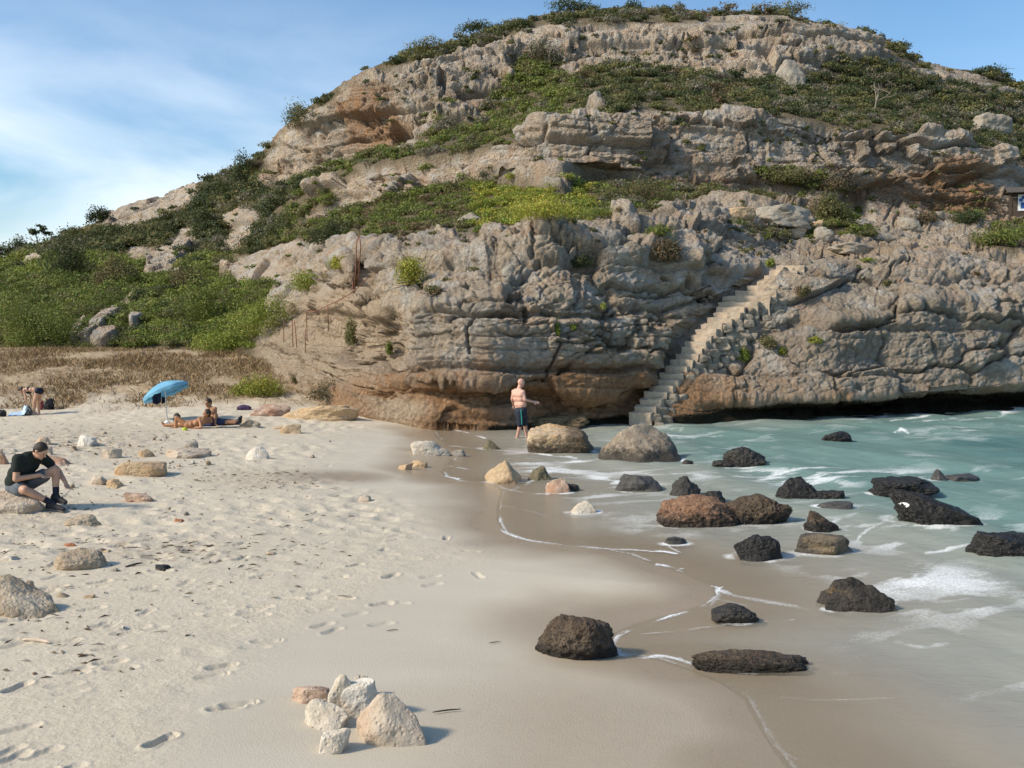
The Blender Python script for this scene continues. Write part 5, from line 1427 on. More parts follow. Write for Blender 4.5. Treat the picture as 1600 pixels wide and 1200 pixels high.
def head(g, c, look, upv, k=1.0):
    """skull, jaw, nose, brow, ears; c = centre of the skull"""
    look = look / np.linalg.norm(look); upv = upv - look * (upv @ look); upv /= np.linalg.norm(upv); sd = np.cross(look, upv)
    ax = [look, sd, upv]
    g.add(*ellip_geo(c, (.098 * k, .077 * k, .098 * k), ax))
    g.add(*ellip_geo(c + look * .028 * k - upv * .065 * k, (.062 * k, .056 * k, .062 * k), ax))
    g.add(*ellip_geo(c + look * .072 * k - upv * .098 * k, (.022 * k, .028 * k, .020 * k), ax))
    g.add(*capsule_geo(c + look * .092 * k - upv * .008 * k, .010 * k, c + look * .112 * k - upv * .040 * k, .014 * k, 8))
    g.add(*capsule_geo(c + look * .085 * k + sd * .035 * k + upv * .012 * k, .013 * k, c + look * .085 * k - sd * .035 * k + upv * .012 * k, .013 * k, 8))
    g.add(*capsule_geo(c + look * .082 * k + sd * .018 * k - upv * .072 * k, .009 * k, c + look * .082 * k - sd * .018 * k - upv * .072 * k, .009 * k, 8))
    for s in (-1, 1): g.add(*ellip_geo(c + sd * s * .078 * k - upv * .018 * k - look * .012 * k, (.019 * k, .010 * k, .032 * k), ax))
    return ax
def eyes(c, ax, parent, k=1.0):
    for s in (-1, 1):
        g = Geo(); g.add(*ellip_geo(c + ax[0] * .090 * k + ax[1] * s * .031 * k - ax[2] * .012 * k, (.009 * k, .012 * k, .007 * k), ax, 2))
        g.build('eye', HAIR, parent)
def hair_cap(c, ax, k=1.0, low=.0, back=.03):
    g = Geo()
    g.add(*ellip_geo(c - ax[0] * .016 * k + ax[2] * .022 * k, (.100 * k, .088 * k, .098 * k), ax))
    g.add(*ellip_geo(c - ax[0] * .05 * k - ax[2] * (.015 + low) * k, (.062 * k, .076 * k, .075 * k), ax))
    return g

# --- the man wading by the big orange boulder
fx0, fy0, _ = [float(q) for q in at_level(808, 686, -.02)]
K = FPX / fy0
def Jm(px, py, dy=0.): return V3((px - 810) / K, dy, (686 - py) / K - .02)
org = V3((810 - 800) / FPX * fy0, fy0, 0)
root = empty('person', org); tag(root, 'bald man seen from behind, bare chested in dark swimming shorts, wading beside a boulder', 'person')
g = Geo()
hc = Jm(814.3, 596.3); hax = head(g, hc, V3(.85, .5, -.12), V3(.05, 0, 1))
g.add(*capsule_geo(Jm(813, 601), .058, Jm(811, 608), .064))
shL, shR = Jm(803.0, 612, .11), Jm(817.0, 612, -.11)
g.add(*capsule_geo(shL, .07, shR, .07)); g.add(*capsule_geo(Jm(806, 609.5, .06), .055, Jm(813.5, 609.5, -.06), .055))
g.add(*capsule_geo(Jm(806, 616, .07), .115, Jm(814.5, 616, -.07), .115)); g.add(*capsule_geo(Jm(808, 622, .06), .118, Jm(815, 622, -.05), .118))
g.add(*capsule_geo(Jm(810, 631, .06), .118, Jm(816, 631, -.04), .122)); g.add(*capsule_geo(Jm(810.5, 640, .05), .118, Jm(816, 640, -.05), .118))
eR, wR = Jm(820.3, 623.5, -.16), Jm(833.5, 627.3, -.02)
arm(g, shR, eR, wR, (.056, .043, .029)); hand(g, wR, V3(1, .4, -.22), V3(0, .2, 1), .3)
eL, wL = Jm(800.2, 624.0, .16), Jm(803.0, 634.5, .33)
arm(g, shL, eL, wL, (.055, .042, .029)); hand(g, wL, V3(.35, .4, -1), V3(1, 0, .2), .3)
hA, kA, aA = Jm(811.8, 643, -.06), Jm(812.6, 664, -.09), Jm(808.2, 683.0, .02)
hB, kB, aB = Jm(816, 643, .06), Jm(820.2, 663.5, .10), Jm(823.5, 683, .22)
leg(g, hA, kA, aA, (.092, .062, .04)); leg(g, hB, kB, aB, (.092, .062, .04))
foot(g, aA, V3(.8, .5, -.1)); foot(g, aB, V3(.8, .5, -.1))
body = fuse('body', g, SK_PINK, root, .0075)
g = Geo()
g.add(*capsule_geo(Jm(810.8, 640.5, .055), .129, Jm(816.2, 640.5, -.05), .129)); g.add(*capsule_geo(Jm(810.5, 645.5, .05), .132, Jm(816, 645.5, -.05), .132))
g.add(*capsule_geo(hA, .12, hA + (kA - hA) * .90, .093)); g.add(*capsule_geo(hB, .12, hB + (kB - hB) * .90, .093))
sh = fuse('swimming_shorts', g, flat_mat('dark_blue_swim_cloth', (.012, .017, .03), .75, .3, 15), root, .011)
TEAL = flat_mat('teal_stripe', (.015, .20, .17), .7, .2, 15)
zt = np.linspace(639, 662, 12); g = Geo()
ctr = np.array([Jm(np.interp(z, [639, 662], [814.2, 815.6]), z, np.interp(z, [639, 650, 662], [-.187, -.183, -.185])) for z in zt])
g.tube(ctr, np.full(12, .018), 8); g.build('side_stripe', TEAL, sh)

# --- the man in the dark shirt sitting on a rock
X0, Y0_, Z0_ = [float(q[0]) for q in on_ground(60, 796)]
K = FPX / Y0_
SO = V3((50 - 800) / FPX * Y0_, Y0_, Z0_)
def Js(zx, zy, dy=0.): return V3((zx / 7.5 - 50) / K, dy, (796 - 660 - zy / 7.5) / K)
root = empty('person', SO); tag(root, 'man in a dark t-shirt sitting on a rock and bending to his shoe', 'person')
g = Geo()
hc = Js(452, 312, -.02); hk = 1.03; hax = head(g, hc, V3(.86, -.16, -.62), V3(.62, -.05, .80), hk)
g.add(*capsule_geo(Js(412, 355), .056, Js(350, 385), .062))
sN, sF = Js(235, 405, -.17), Js(400, 425, .17)
g.add(*capsule_geo(sN, .072, sF, .07)); g.add(*capsule_geo(Js(300, 395, -.06), .085, Js(350, 400, .07), .085))
g.add(*capsule_geo(Js(240, 480, -.07), .135, Js(270, 480, .08), .135)); g.add(*capsule_geo(Js(190, 590, -.06), .135, Js(215, 590, .07), .135))
g.add(*capsule_geo(Js(165, 690, -.07), .135, Js(185, 690, .07), .135)); g.add(*capsule_geo(Js(160, 745, -.09), .125, Js(180, 745, .09), .125))
eN, wN = Js(232, 628, -.24), Js(455, 600, -.08)
arm(g, sN, eN, wN, (.058, .047, .032)); hand(g, wN, V3(.9, .35, -.35), V3(.2, .9, .1), .4)
eF, wF = Js(560, 590, .24), Js(690, 715, .10)
arm(g, sF, eF, wF, (.055, .045, .031)); hand(g, wF, V3(.55, -.25, -.75), V3(.3, .9, 0), .45)
hN, kN, aN = Js(170, 760, -.10), Js(345, 752, -.27), Js(588, 925, -.10)
hF, kF, aF = Js(190, 750, .10), Js(572, 556, .10), Js(592, 850, .04)
leg(g, hN, kN, aN, (.098, .066, .042)); leg(g, hF, kF, aF, (.098, .066, .042))
body = fuse('body', g, SK_FAIR, root, .0075)
eyes(hc, hax, root, hk)
fuse('hair', hair_cap(hc, hax, hk), HAIR, root, .009, 4)
g = Geo()
SHIRT = flat_mat('dark_green_tshirt', (.012, .017, .014), .9, .3, 14, .4)
g.add(*capsule_geo(sN, .088, sF, .085)); g.add(*capsule_geo(Js(300, 398, -.06), .098, Js(350, 404, .07), .098))
g.add(*capsule_geo(Js(240, 480, -.075), .150, Js(270, 480, .085), .150)); g.add(*capsule_geo(Js(190, 590, -.065), .150, Js(215, 590, .075), .150))
g.add(*capsule_geo(Js(160, 675, -.075), .150, Js(180, 675, .075), .150)); g.add(*capsule_geo(Js(120, 715, -.05), .10, Js(140, 715, .05), .10))
g.add(*capsule_geo(sN, .082, sN + (eN - sN) * .47, .078)); g.add(*capsule_geo(sF, .08, sF + (eF - sF) * .47, .074))
fuse('t_shirt', g, SHIRT, root, .011)
g = Geo()
g.add(*capsule_geo(Js(160, 752, -.09), .138, Js(182, 752, .09), .138))
g.add(*capsule_geo(hN, .125, hN + (kN - hN) * .50, .112)); g.add(*capsule_geo(hF, .125, hF + (kF - hF) * .62, .108))
fuse('shorts', g, flat_mat('grey_blue_denim', (.11, .125, .14), .9, .25, 18, .4), root, .011)
for an, kn, d in ((aN, kN, V3(.9, -.2, -.12)), (aF, kF, V3(.85, -.42, -.15))):
    t = (kn - an) / np.linalg.norm(kn - an)
    g = Geo(); g.add(*capsule_geo(an + t * .11, .050, an - t * .03, .046)); fuse('sock', g, NAVY, root, .008, 3)
    d = d / np.linalg.norm(d); b = an.copy(); b[2] = max(b[2] - .055, .05)
    s_ = Geo(); s_.add(*capsule_geo(b - d * .05, .050, b + d * .10, .048)); s_.add(*capsule_geo(b + d * .10, .046, b + d * .20 - V3(0, 0, .012), .036)); s_.add(*capsule_geo(b - d * .03 + V3(0, 0, .03), .052, b + d * .03 + V3(0, 0, .02), .05))
    so_ = fuse('shoe', s_, flat_mat('dark_trainer', (.028, .026, .028), .75, .4, 30), root, .008, 3)
    g = Geo(); g.add(*capsule_geo(b - d * .05 - V3(0, 0, .036), .034, b + d * .19 - V3(0, 0, .034), .030)); fuse('sole', g, flat_mat('grey_sole', (.20, .19, .18), .8), so_, .008, 2)
    if an is aF:
        g = Geo(); top = b + d * .11 + V3(0, 0, .045)
        hnd = wF + V3(.55, -.25, -.75) / .97 * .14
        g.tube(np.array([top, (top + hnd) / 2 + V3(.01, 0, -.01), hnd]), .006, 5); g.build('shoelace', flat_mat('pale_lace', (.4, .38, .34)), so_)

# --- the woman bending over her towel
X0, Y0_, Z0_ = [float(q[0]) for q in on_ground(54, 648.5)]
K = FPX / Y0_; WK = K
WO = V3((54 - 800) / FPX * Y0_, Y0_, Z0_)
def Jw(zx, zy, dy=0.): return V3((zx / 13.33 - 54) / K, dy, (648.5 - 590 - zy / 13.33) / K)
root = empty('person', WO); tag(root, 'woman in a black bikini bending over a light blue towel', 'person')
q = .85
g = Geo()
hc = Jw(410, 262); hax = head(g, hc, V3(-.55, -.1, -.80), V3(-.8, 0, .55), q)
g.add(*capsule_geo(Jw(440, 250), .045, Jw(490, 240), .048))
sN, sF = Jw(520, 258, -.13), Jw(525, 250, .13)
g.add(*capsule_geo(sN, .052, sF, .052)); g.add(*capsule_geo(Jw(560, 248, -.06), .085, Jw(560, 246, .06), .085)); g.add(*capsule_geo(Jw(640, 245, -.05), .085, Jw(640, 243, .05), .085))
g.add(*capsule_geo(Jw(700, 250, -.05), .082, Jw(700, 250, .05), .082)); g.add(*capsule_geo(Jw(775, 278, -.07), .105, Jw(775, 278, .07), .105))
for y_ in (-.06, .06): g.add(*ellip_geo(Jw(572, 292, y_), (.05, .05, .06)))
arm(g, sN, Jw(552, 410, -.15), Jw(535, 505, -.10), (.038, .031, .022)); hand(g, Jw(535, 505, -.10), V3(-.3, .1, -1), V3(0, 1, 0), .4, .85)
arm(g, sF, Jw(578, 400, .14), Jw(560, 500, .10), (.038, .031, .022)); hand(g, Jw(560, 500, .10), V3(-.3, -.1, -1), V3(0, -1, 0), .4, .85)
hN, kN, aN = Jw(775, 310, -.075), Jw(705, 520, -.08), Jw(690, 748, -.06)
hF, kF, aF = Jw(785, 310, .075), Jw(745, 520, .09), Jw(735, 745, .12)
leg(g, hN, kN, aN, (.088, .056, .034)); leg(g, hF, kF, aF, (.088, .056, .034)); foot(g, aN, V3(-1, -.1, -.1), .85); foot(g, aF, V3(-1, .1, -.1), .85)
fuse('body', g, SK_FAIR, root, .008)
eyes(hc, hax, root, q)
hg = hair_cap(hc, hax, q, .03); hg.add(*capsule_geo(Jw(430, 225), .06, Jw(372, 255), .05)); fuse('hair', hg, HAIR, root, .01, 4)
g = Geo()
for y_ in (-.06, .06): g.add(*ellip_geo(Jw(575, 296, y_), (.058, .058, .064)))
g.add(*capsule_geo(Jw(582, 235, -.045), .084, Jw(582, 235, .045), .084))
fuse('bikini_top', g, NAVY, root, .010, 2)
g = Geo(); g.add(*capsule_geo(Jw(785, 274, -.075), .112, Jw(785, 274, .075), .112)); g.add(*capsule_geo(Jw(815, 290, -.06), .088, Jw(815, 290, .06), .088)); fuse('bikini_bottom', g, NAVY, root, .010, 3)

# --- the couple lying on the sand
X0, Y0_, Z0_ = [float(q[0]) for q in on_ground(310, 669)]
K = FPX / Y0_; RK = K
RO = V3((310 - 800) / FPX * Y0_, Y0_, Z0_)
def Jr(zx, zy, dy=0.): return V3((200 + zx / 8 - 310) / K, dy, max((669 - 580 - zy / 8) / K, .03) + dy * 0.10)
root = empty('person', RO); tag(root, 'tanned man lying on the sand with one knee raised, in front of his companion', 'person')
g = Geo()
hc = Jr(972, 520, .0); hax = head(g, hc, V3(-.75, -.55, .15), V3(.35, .1, .93), .95)
g.add(*capsule_geo(Jr(962, 555, .02), .052, Jr(945, 580, .02), .058))
g.add(*capsule_geo(Jr(890, 590, -.10), .062, Jr(985, 590, .13), .062))
g.add(*capsule_geo(Jr(920, 615, -.05), .105, Jr(945, 610, .08), .105)); g.add(*capsule_geo(Jr(850, 640, -.05), .105, Jr(870, 635, .07), .105))
g.add(*capsule_geo(Jr(780, 662, -.06), .102, Jr(790, 655, .06), .102)); g.add(*capsule_geo(Jr(735, 665, -.07), .100, Jr(735, 660, .07), .100))
arm(g, Jr(895, 592, -.12), Jr(930, 680, -.22), Jr(830, 695, -.24), (.046, .038, .027)); hand(g, Jr(830, 695, -.24), V3(-1, 0, -.05), V3(0, 1, 0), .2, .95)
arm(g, Jr(985, 590, .13), Jr(1010, 650, .16), Jr(930, 640, .02), (.046, .038, .027)); hand(g, Jr(930, 640, .02), V3(-1, -.3, 0), V3(0, .3, 1), .3, .95)
leg(g, Jr(725, 665, -.07), Jr(603, 570, -.10), Jr(595, 690, -.12), (.082, .058, .038), False); foot(g, Jr(595, 690, -.12) + V3(0, 0, .045), V3(-1, -.2, -.1), .95)
leg(g, Jr(725, 668, .07), Jr(560, 680, .14), Jr(410, 690, .16), (.082, .058, .038), False); foot(g, Jr(410, 690, .16) + V3(0, 0, .03), V3(-.5, -.2, .8), .9)
fuse('body', g, SK_TAN2, root, .0085)
eyes(hc, hax, root, .95); fuse('hair', hair_cap(hc, hax, .97, .02), HAIR, root, .01, 4)
root = empty('person', RO + V3(0, .34, 0)); tag(root, 'companion sitting upright behind the lying man, legs stretched rightward', 'person')
def Jr2(zx, zy, dy=0.): return Jr(zx, zy, 0) + V3(0, dy, 0)
g = Geo()
hc = Jr2(940, 402); hax = head(g, hc, V3(-.45, -.85, -.1), V3(-.15, 0, 1), .98)
g.add(*capsule_geo(Jr2(950, 440), .052, Jr2(965, 462), .060))
sN, sF = Jr2(1030, 482, -.04), Jr2(925, 490, .06)
g.add(*capsule_geo(sN, .064, sF, .062)); g.add(*capsule_geo(Jr2(1010, 520, -.06), .11, Jr2(985, 520, .06), .11)); g.add(*capsule_geo(Jr2(1020, 580, -.06), .11, Jr2(1005, 580, .06), .11))
g.add(*capsule_geo(Jr2(1030, 640, -.08), .115, Jr2(1030, 640, .08), .115))
arm(g, sN, Jr2(1050, 585, -.14), Jr2(1055, 660, -.22), (.048, .04, .028)); hand(g, Jr2(1055, 660, -.22), V3(.6, -.5, -.4), V3(.5, .8, 0), .2, .95)
arm(g, sF, Jr2(905, 560, -.02), Jr2(925, 610, -.12), (.048, .04, .028)); hand(g, Jr2(925, 610, -.12), V3(.7, -.5, -.2), V3(.5, .8, 0), .3, .95)
leg(g, Jr2(1040, 650, -.08), Jr2(1185, 650, -.10), Jr2(1312, 655, -.10), (.085, .058, .038), False); leg(g, Jr2(1040, 650, .08), Jr2(1190, 640, .10), Jr2(1315, 648, .08), (.085, .058, .038), False)
fuse('body', g, SK_TAN, root, .0085)
eyes(hc, hax, root, .98); fuse('hair', hair_cap(hc, hax, 1.0), HAIR, root, .01, 4)
NV2 = flat_mat('dark_blue_shorts_cloth', (.02, .026, .07), .85, .25, 16)
g = Geo(); g.add(*capsule_geo(Jr2(1030, 645, -.08), .124, Jr2(1030, 645, .08), .124))
for y_ in (-.09, .09): g.add(*capsule_geo(Jr2(1040, 650, y_), .102, Jr2(1150, 648, y_), .082))
fuse('shorts', g, NV2, root, .011)
for y_, z_ in ((-.10, 655), (.08, 648)):
    g = Geo(); a_ = Jr2(1318, z_, y_); g.add(*capsule_geo(a_ - V3(.02, 0, .0), .045, a_ + V3(.03, 0, .02), .05)); g.add(*capsule_geo(a_ + V3(.03, 0, .0), .045, a_ + V3(.06, 0, .13), .035)); fuse('shoe', g, flat_mat('black_shoe', (.014, .014, .02), .7), root, .009, 3)

# ------------------------------------------------------------------ beach things
def ground_of(px, py):
    return V3(*[float(q[0]) for q in on_ground(px, py)])
# parasol, tilted to the left
b = ground_of(262, 656); k = b[1] / FPX
root = empty('parasol', b); tag(root, 'light blue beach parasol tilted over the sand', 'parasol')
WHM = flat_mat('white_pole', (.7, .7, .68), .4, .05); BLU = MatB('light_blue_canvas')
cA = BLU.mix(BLU.rng(BLU.noise(BLU.coord(), 3, 3), .3, .7), (.22, .50, .68), (.27, .57, .75))
tl = BLU.n.new('ShaderNodeBsdfTranslucent'); BLU.l.new(cA, tl.inputs['Color']); BLU.fin(cA, .75, None, .2)
mx = BLU.n.new('ShaderNodeMixShader'); mx.inputs[0].default_value = .35
BLU.l.new(BLU.b.outputs[0], mx.inputs[1]); BLU.l.new(tl.outputs[0], mx.inputs[2]); BLU.l.new(mx.outputs[0], BLU.out.inputs['Surface'])
def Jp(px, py, dy=0.): return V3((px - 262) * k, dy, (656 - py) * k)
apex = Jp(253.5, 597.5)
low = Jp(262, 662); low[2] = -.25
mid = Jp(259, 612)
g = Geo(); g.tube(np.array([low, mid, apex]), .016, 8); g.build('pole', WHM, root)
axis = V3(-.20, -.30, 1.0); axis /= np.linalg.norm(axis)
# canopy axis chosen so that the rim runs from lower left to upper right
ex = V3(1, 0, .46); ex /= np.linalg.norm(ex); ez = np.cross(ex, V3(0, 1, -.10)); ez /= np.linalg.norm(ez); ey = np.cross(ez, ex)
R = 37.5 * k * 1.02; NSEG = 8; NT = 10
Vc, Fc = [apex], []
tt = np.linspace(0, 1, NT + 1)[1:]
sub = 6; na = NSEG * sub
for i, t in enumerate(tt):
    for j in range(na):
        a = 2 * math.pi * j / na; ph_ = (j % sub) / sub
        sag = .08 * math.sin(math.pi * ph_) * t ** 1.5
        r = R * t * (1 - sag); drop = .40 * R * (t ** 1.7) * (1 - .25 * sag)
        Vc.append(apex + ex * r * math.cos(a) + ey * r * math.sin(a) - ez * drop)
for j in range(na): Fc.append((0, 1 + j, 1 + (j + 1) % na))
for i in range(NT - 1):
    for j in range(na):
        p_ = 1 + i * na; Fc.append((p_ + j, p_ + na + j, p_ + na + (j + 1) % na, p_ + (j + 1) % na))
n0 = len(Vc); base = np.array(Vc)
Vv = [base[1 + (NT - 1) * na + j] for j in range(na)] + [base[1 + (NT - 1) * na + j] - ez * .075 * (1 + .25 * math.sin(j * 2.1)) for j in range(na)]
cn = Geo().add(base, Fc).build('canopy', BLU.m, root)
sm = cn.modifiers.new('thick', 'SOLIDIFY'); sm.thickness = .004
Geo().add(Vv, [(j, (j + 1) % na, na + (j + 1) % na, na + j) for j in range(na)]).build('valance', BLU.m, cn)
for q in range(NSEG):
    a = 2 * math.pi * q / NSEG
    pts = [apex + (ex * math.cos(a) + ey * math.sin(a)) * R * t * .99 - ez * (.40 * R * t ** 1.7 + .012) for t in np.linspace(.03, 1, 7)]
    Geo().tube(np.array(pts), .006, 5).build('rib', WHM, root)
g = Geo().tube(np.array([apex - ez * .01, apex + ez * .06]), .014, 6).build('finial', WHM, root)
# clothes hung under the parasol
def cloth(name, px0, px1, py0, py1, mat, lab, cat, dy=-.02, seed=1, fold=.04, org=None):
    rng = np.random.default_rng(seed); n, m_ = 14, 14
    o3 = b + Jp((px0 + px1) / 2, py0, dy)
    V, F = [], []
    for i in range(n + 1):
        for j in range(m_ + 1):
            u, v_ = i / n, j / m_
            x = ((px0 + (px1 - px0) * u) - (px0 + px1) / 2) * k * (1 - .12 * v_)
            V.append((x, fold * math.sin(u * 11 + seed) * (.3 + v_), -(py1 - py0) * k * v_ * (1 - .12 * math.sin(u * 5 + seed))))
    F = [(i * (m_ + 1) + j, (i + 1) * (m_ + 1) + j, (i + 1) * (m_ + 1) + j + 1, i * (m_ + 1) + j + 1) for i in range(n) for j in range(m_)]
    o = Geo().add(V, F).build(name, mat); o.location = o3
    s_ = o.modifiers.new('thick', 'SOLIDIFY'); s_.thickness = .006
    tag(o, lab, cat); return o
cloth('shirt', 237, 252, 613, 630, flat_mat('navy_shirt_cloth', (.012, .022, .055), .9, .3, 15), 'navy shirt hanging under the parasol, the wider piece', 'shirt', .02, 2)
cloth('swimming_trunks', 253, 261, 620, 630, NAVY, 'small dark blue trunks hanging beside the parasol pole', 'trunks', .03, 5)
def lump(name, px0, px1, py0, py1, mat, lab, cat, seed, dep=.8, sq=.5, dy=.0, sub=None):
    p = ground_of((px0 + px1) / 2, py1); kk = p[1] / FPX
    P, F = rock_geo((px1 - px0) * kk, (px1 - px0) * kk * dep, (py1 - py0) * kk, seed, sq, 0, 4, .55, 0, .1)
    o = link_mesh(name, P, F, mat); o.location = p + V3(0, dy, -.01); tag(o, lab, cat)
    return o, P, kk
BLK = flat_mat('black_nylon', (.010, .010, .014), .7, .4, 12, .3)
o, P, kk = lump('backpack', 70, 86, 621, 639, BLK, 'black backpack standing on the sand right of the bending woman', 'backpack', 950, .7, .6)
g = Geo(); g.add(*box_geo(0, -.17 * 18 * kk / .30, .28 * 18 * kk, 9 * kk, 4 * kk, 8 * kk, div=4, rough=.02)); g.build('front_pocket', BLK, o)
for s in (-1, 1): Geo().tube(np.array([(s * 3 * kk, 5 * kk, 17 * kk), (s * 4 * kk, 8 * kk, 11 * kk), (s * 3 * kk, 6 * kk, 2 * kk)]), .016, 6).build('strap', BLK, o)
RED = flat_mat('dark_red_nylon', (.16, .012, .02), .7, .35, 12, .3)
o, P, kk = lump('bag', 59, 69, 626, 640, RED, 'small dark red bag between the bending woman and the black backpack', 'bag', 951, .8, .5)
Geo().tube(np.array([(-2.5 * kk, 0, 12.5 * kk), (-1.5 * kk, 0, 16 * kk), (1.5 * kk, 0, 16 * kk), (2.5 * kk, 0, 12.5 * kk)]), .012, 6).build('handle', BLK, o)
o, P, kk = lump('bag', -3, 10.5, 640, 651, BLK, 'black bag at the left edge, at the end of the light blue towel', 'bag', 952, .8, .5)
Geo().tube(np.array([(-3 * kk, 0, 9 * kk), (-1.5 * kk, 0, 13 * kk), (1.5 * kk, 0, 13 * kk), (3 * kk, 0, 9 * kk)]), .012, 6).build('handle', BLK, o)
o, P, kk = lump('bag', 262, 273, 648, 665, flat_mat('black_green_bag', (.014, .018, .014), .8, .5, 9), 'dark bag standing behind the raised knee of the lying man', 'bag', 953, .9, .5, .5)
Geo().tube(np.array([(-3 * kk, 0, 14 * kk), (-1.5 * kk, 0, 18 * kk), (1.5 * kk, 0, 18 * kk), (3 * kk, 0, 14 * kk)]), .012, 6).build('handle', BLK, o)
lump('bag', 249, 259, 658, 667, flat_mat('white_plastic', (.7, .7, .66), .5, .1), 'crumpled white bag by the feet of the lying man', 'bag', 954, .8, .3, .35)
lump('ball', 291, 300, 665, 671, flat_mat('lime_yellow', (.45, .52, .05), .7, .15), 'lime yellow bundle in front of the lying man', 'bundle', 955, .8, .3, -.32)
def towel(name, corners, mat, lab, seed, lift=0):
    """cloth lying on the sand: corners as photo pixels, clockwise from the far left"""
    c = [ground_of(*q) for q in corners]; n = 24
    V, F = [], []
    for i in range(n + 1):
        for j in range(n + 1):
            u, v_ = i / n, j / n
            p = (c[0] * (1 - u) + c[1] * u) * (1 - v_) + (c[3] * (1 - u) + c[2] * u) * v_
            V.append(p)
    V = np.array(V); f = fbm(V[:, 0], V[:, 1], V[:, 0] * 0, .22, 3, seed)
    V[:, 2] = ground_z(V[:, 0], V[:, 1]) + .03 + .035 * f + lift * np.exp(-((np.arange(len(V)) // (n + 1) / n - .92) / .12) ** 2)
    o = Geo().add(V - V.mean(0), [(i * (n + 1) + j, (i + 1) * (n + 1) + j, (i + 1) * (n + 1) + j + 1, i * (n + 1) + j + 1) for i in range(n) for j in range(n)]).build(name, mat)
    o.location = V.mean(0); s_ = o.modifiers.new('thick', 'SOLIDIFY'); s_.thickness = .012
    return tag(o, lab, 'towel')
towel('towel', [(16,646),(42,643.5),(47,650),(12,651.5)], flat_mat('light_blue_towel', (.40, .52, .66), .95, .25, 8, .5), 'light blue towel spread under the hands of the bending woman', 61, .22)
p = WO + V3((44 - 54) / WK, -.1, 0)
P, F = rock_geo(8.5 / WK, .25, 16 / WK, 957, .6, .1, 4, .6, 0, .1)
o = link_mesh('towel', P, F, flat_mat('grey_green_towel', (.13, .15, .14), .95, .25, 14, .4)); o.location = p; tag(o, 'grey towel gathered up between the hands and legs of the bending woman', 'towel')
towel('towel', [(318,659),(372,657.5),(374,664),(316,667)], flat_mat('navy_towel', (.018, .02, .06), .95, .3, 10, .5), 'navy towel under the couple, reaching to the right of them', 62)
PUR = flat_mat('dark_purple_cloth', (.055, .03, .075), .9, .3, 12)
lump('garment', 366, 390, 633, 642, PUR, 'dark purple garment dropped on the rock slab right of the couple', 'garment', 958, .6, .3, .3)
# driftwood and odd bits on the sand
DRIFT = flat_mat('bleached_driftwood', (.55, .44, .34), .85, .15, 16, .4); TWIG = flat_mat('dark_driftwood', (.05, .038, .028), .9, .3, 16, .4)
def stick(px0, py0, px1, py1, r, mat, lab, bend=.03, name='driftwood'):
    a_, b_ = ground_of(px0, py0), ground_of(px1, py1)
    t = np.linspace(0, 1, 7)[:, None]; pts = a_ * (1 - t) + b_ * t + np.sin(t * 3.1) * V3(0, bend, .0)
    pts[:, 2] = ground_z(pts[:, 0], pts[:, 1]) + r * .7 + .012
    o = Geo().tube(pts - pts.mean(0), r * np.array([.6, .9, 1, 1.1, 1, .85, .5]), 7).build(name, mat); o.location = pts.mean(0)
    tag(o, lab, 'stick')
stick(36, 1003, 79, 1008, .016, DRIFT, 'pale flat piece of driftwood alone near the left edge')
stick(196, 888, 222, 882, .011, TWIG, 'thin dark driftwood stick beside the black flat stone')
stick(676, 1116, 720, 1111, .006, TWIG, 'thin dark twig on the wet sand right of the near rock pile', .01, 'twig')
stick(604, 988, 622, 986, .004, TWIG, 'short dark twig on the smooth sand between the rock pile and the pitted boulder', .01, 'twig')
stick(764, 1007, 782, 1005, .004, TWIG, 'short dark twig left of the pitted boulder', .01, 'twig')
stick(527, 933, 550, 934, .004, TWIG, 'short thin twig at the edge of the footprinted sand', .01, 'twig')
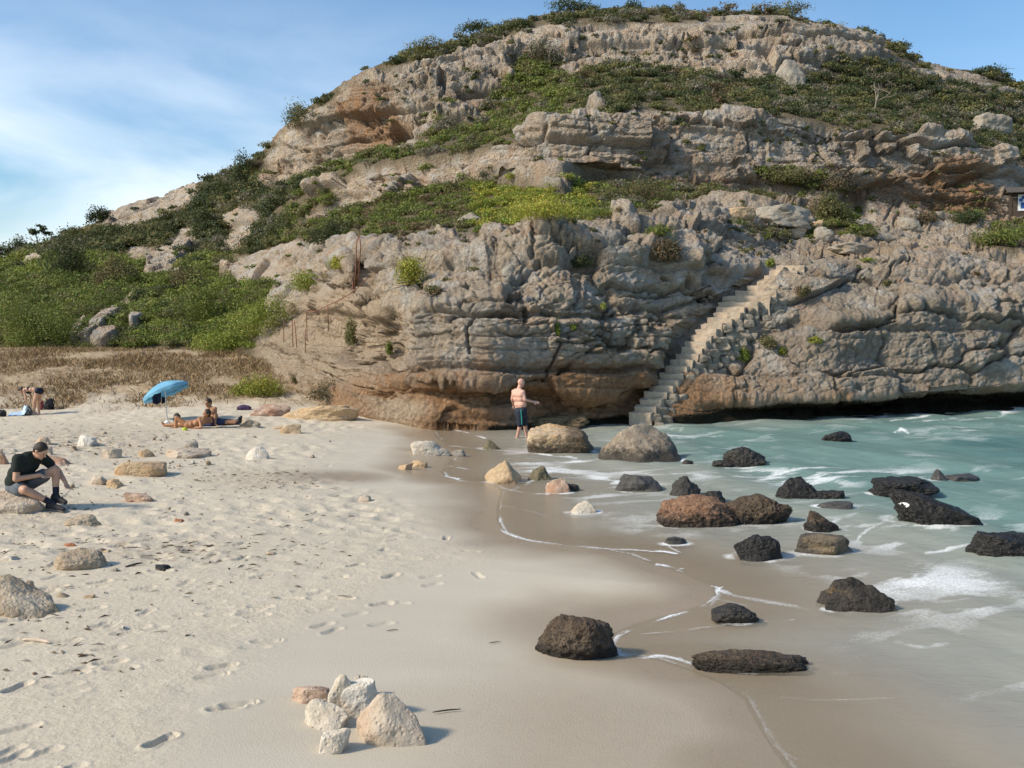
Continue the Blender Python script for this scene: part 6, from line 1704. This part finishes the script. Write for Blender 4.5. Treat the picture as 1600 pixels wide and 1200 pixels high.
# pebbles scattered over the trampled sand: each one an object, all of a kind
rngp = np.random.default_rng(9)
protos = []
for q in range(8):
    P, F = rock_geo(1, .8, .62, 980 + q, rngp.uniform(.1, .6), 0, 3, 1)
    me = link_mesh('pebble', P, F, RM['cream']); protos.append(me)
cols_ = ['cream', 'pale', 'ochre', 'pink', 'grey', 'white']
GRP = {'light': 'small pale stones strewn over the trampled sand', 'brown': 'small brown stones strewn over the trampled sand'}
cnt = 0
meshes = {}
for tries in range(900):
    if cnt >= 210: break
    u = rngp.random()
    if u < .6: px_, py_ = rngp.normal(160, 130), rngp.uniform(672, 800)
    elif u < .85: px_, py_ = rngp.uniform(0, 560), rngp.uniform(670, 900)
    else: px_, py_ = rngp.uniform(0, 480), rngp.uniform(880, 1190)
    if px_ < -30 or px_ > np.interp(py_, [660, 760, 850, 900, 1000, 1200], [540, 520, 600, 520, 420, 230]): continue
    sty = cols_[rngp.integers(0, 6)] if py_ < 900 else ('grey', 'ochre', 'pink')[rngp.integers(0, 3)]
    p = ground_of(px_, py_); kk = p[1] / FPX
    s = kk * rngp.choice([3.0, 4.5, 6, 9], p=[.4, .3, .2, .1]) * (1 if py_ < 900 else .9)
    src = protos[rngp.integers(0, 8)]
    key = (src.name, sty)
    if key not in meshes:
        mm = src.data.copy(); mm.materials.clear(); mm.materials.append(RM[sty]); meshes[key] = mm
    o = src if cnt < 0 else src.copy()
    o.data = meshes[key]; COL.objects.link(o)
    o.location = p; o.scale = (s, s * rngp.uniform(.7, 1.1), s * rngp.uniform(.6, 1.1)); o.rotation_euler = (0, 0, rngp.uniform(0, 6))
    gk = 'light' if sty in ('cream', 'pale', 'white') else 'brown'
    tag(o, 'small pale pebble among many on the trampled sand' if gk == 'light' else 'small brown pebble among many on the trampled sand', 'pebble', GRP[gk])
    cnt += 1
for pr in protos: bpy.data.objects.remove(pr)

# bits of dried weed and shell grit washed up in patches
rw = np.random.default_rng(41)
cl = [(150,690,120,22,320),(400,750,80,14,150),(250,860,100,12,170),(40,812,70,30,120),(330,900,160,30,80),(90,1010,80,40,45),(480,830,120,40,70)]
wx2 = np.concatenate([rw.normal(c[0], c[2], c[4]) for c in cl]); wy2 = np.concatenate([rw.normal(c[1], c[3], c[4]) for c in cl])
ok = (wx2 > -40) & (wx2 < np.interp(wy2, [640, 700, 760, 850, 900, 1000, 1200], [540, 470, 520, 640, 560, 420, 230])) & (wy2 > 655)
wx2, wy2 = wx2[ok], wy2[ok]
X, Y, Z = on_ground(wx2, wy2); n = len(X)
a = rw.normal(.35, .6, n); L = rw.uniform(.012, .07, n) * np.where(rw.random(n) < .12, 2.2, 1); Wd = rw.uniform(.005, .016, n)
u = np.stack([np.cos(a), np.sin(a), rw.normal(0, .12, n)], 1); w = np.stack([-np.sin(a), np.cos(a), rw.normal(0, .25, n)], 1)
c0 = np.stack([X, Y, Z + .012], 1)
V = np.stack([c0 - u * L[:, None], c0 - w * Wd[:, None] + [0, 0, .008], c0 + u * L[:, None], c0 + w * Wd[:, None] + [0, 0, .012]], 1).reshape(-1, 3)
wc_ = np.array([(.10, .07, .045), (.16, .115, .07), (.06, .045, .032), (.62, .56, .46)])[rw.choice(4, n, p=[.36, .3, .24, .1])]
o = link_mesh('beach_debris', V, np.arange(4 * n).reshape(-1, 4), DRYG, None, dict(tint=np.repeat(wc_, 4, 0)), smooth=False)
tag(o, 'bits of dried brown weed and shell strewn over the trampled sand', 'debris', kind='stuff')
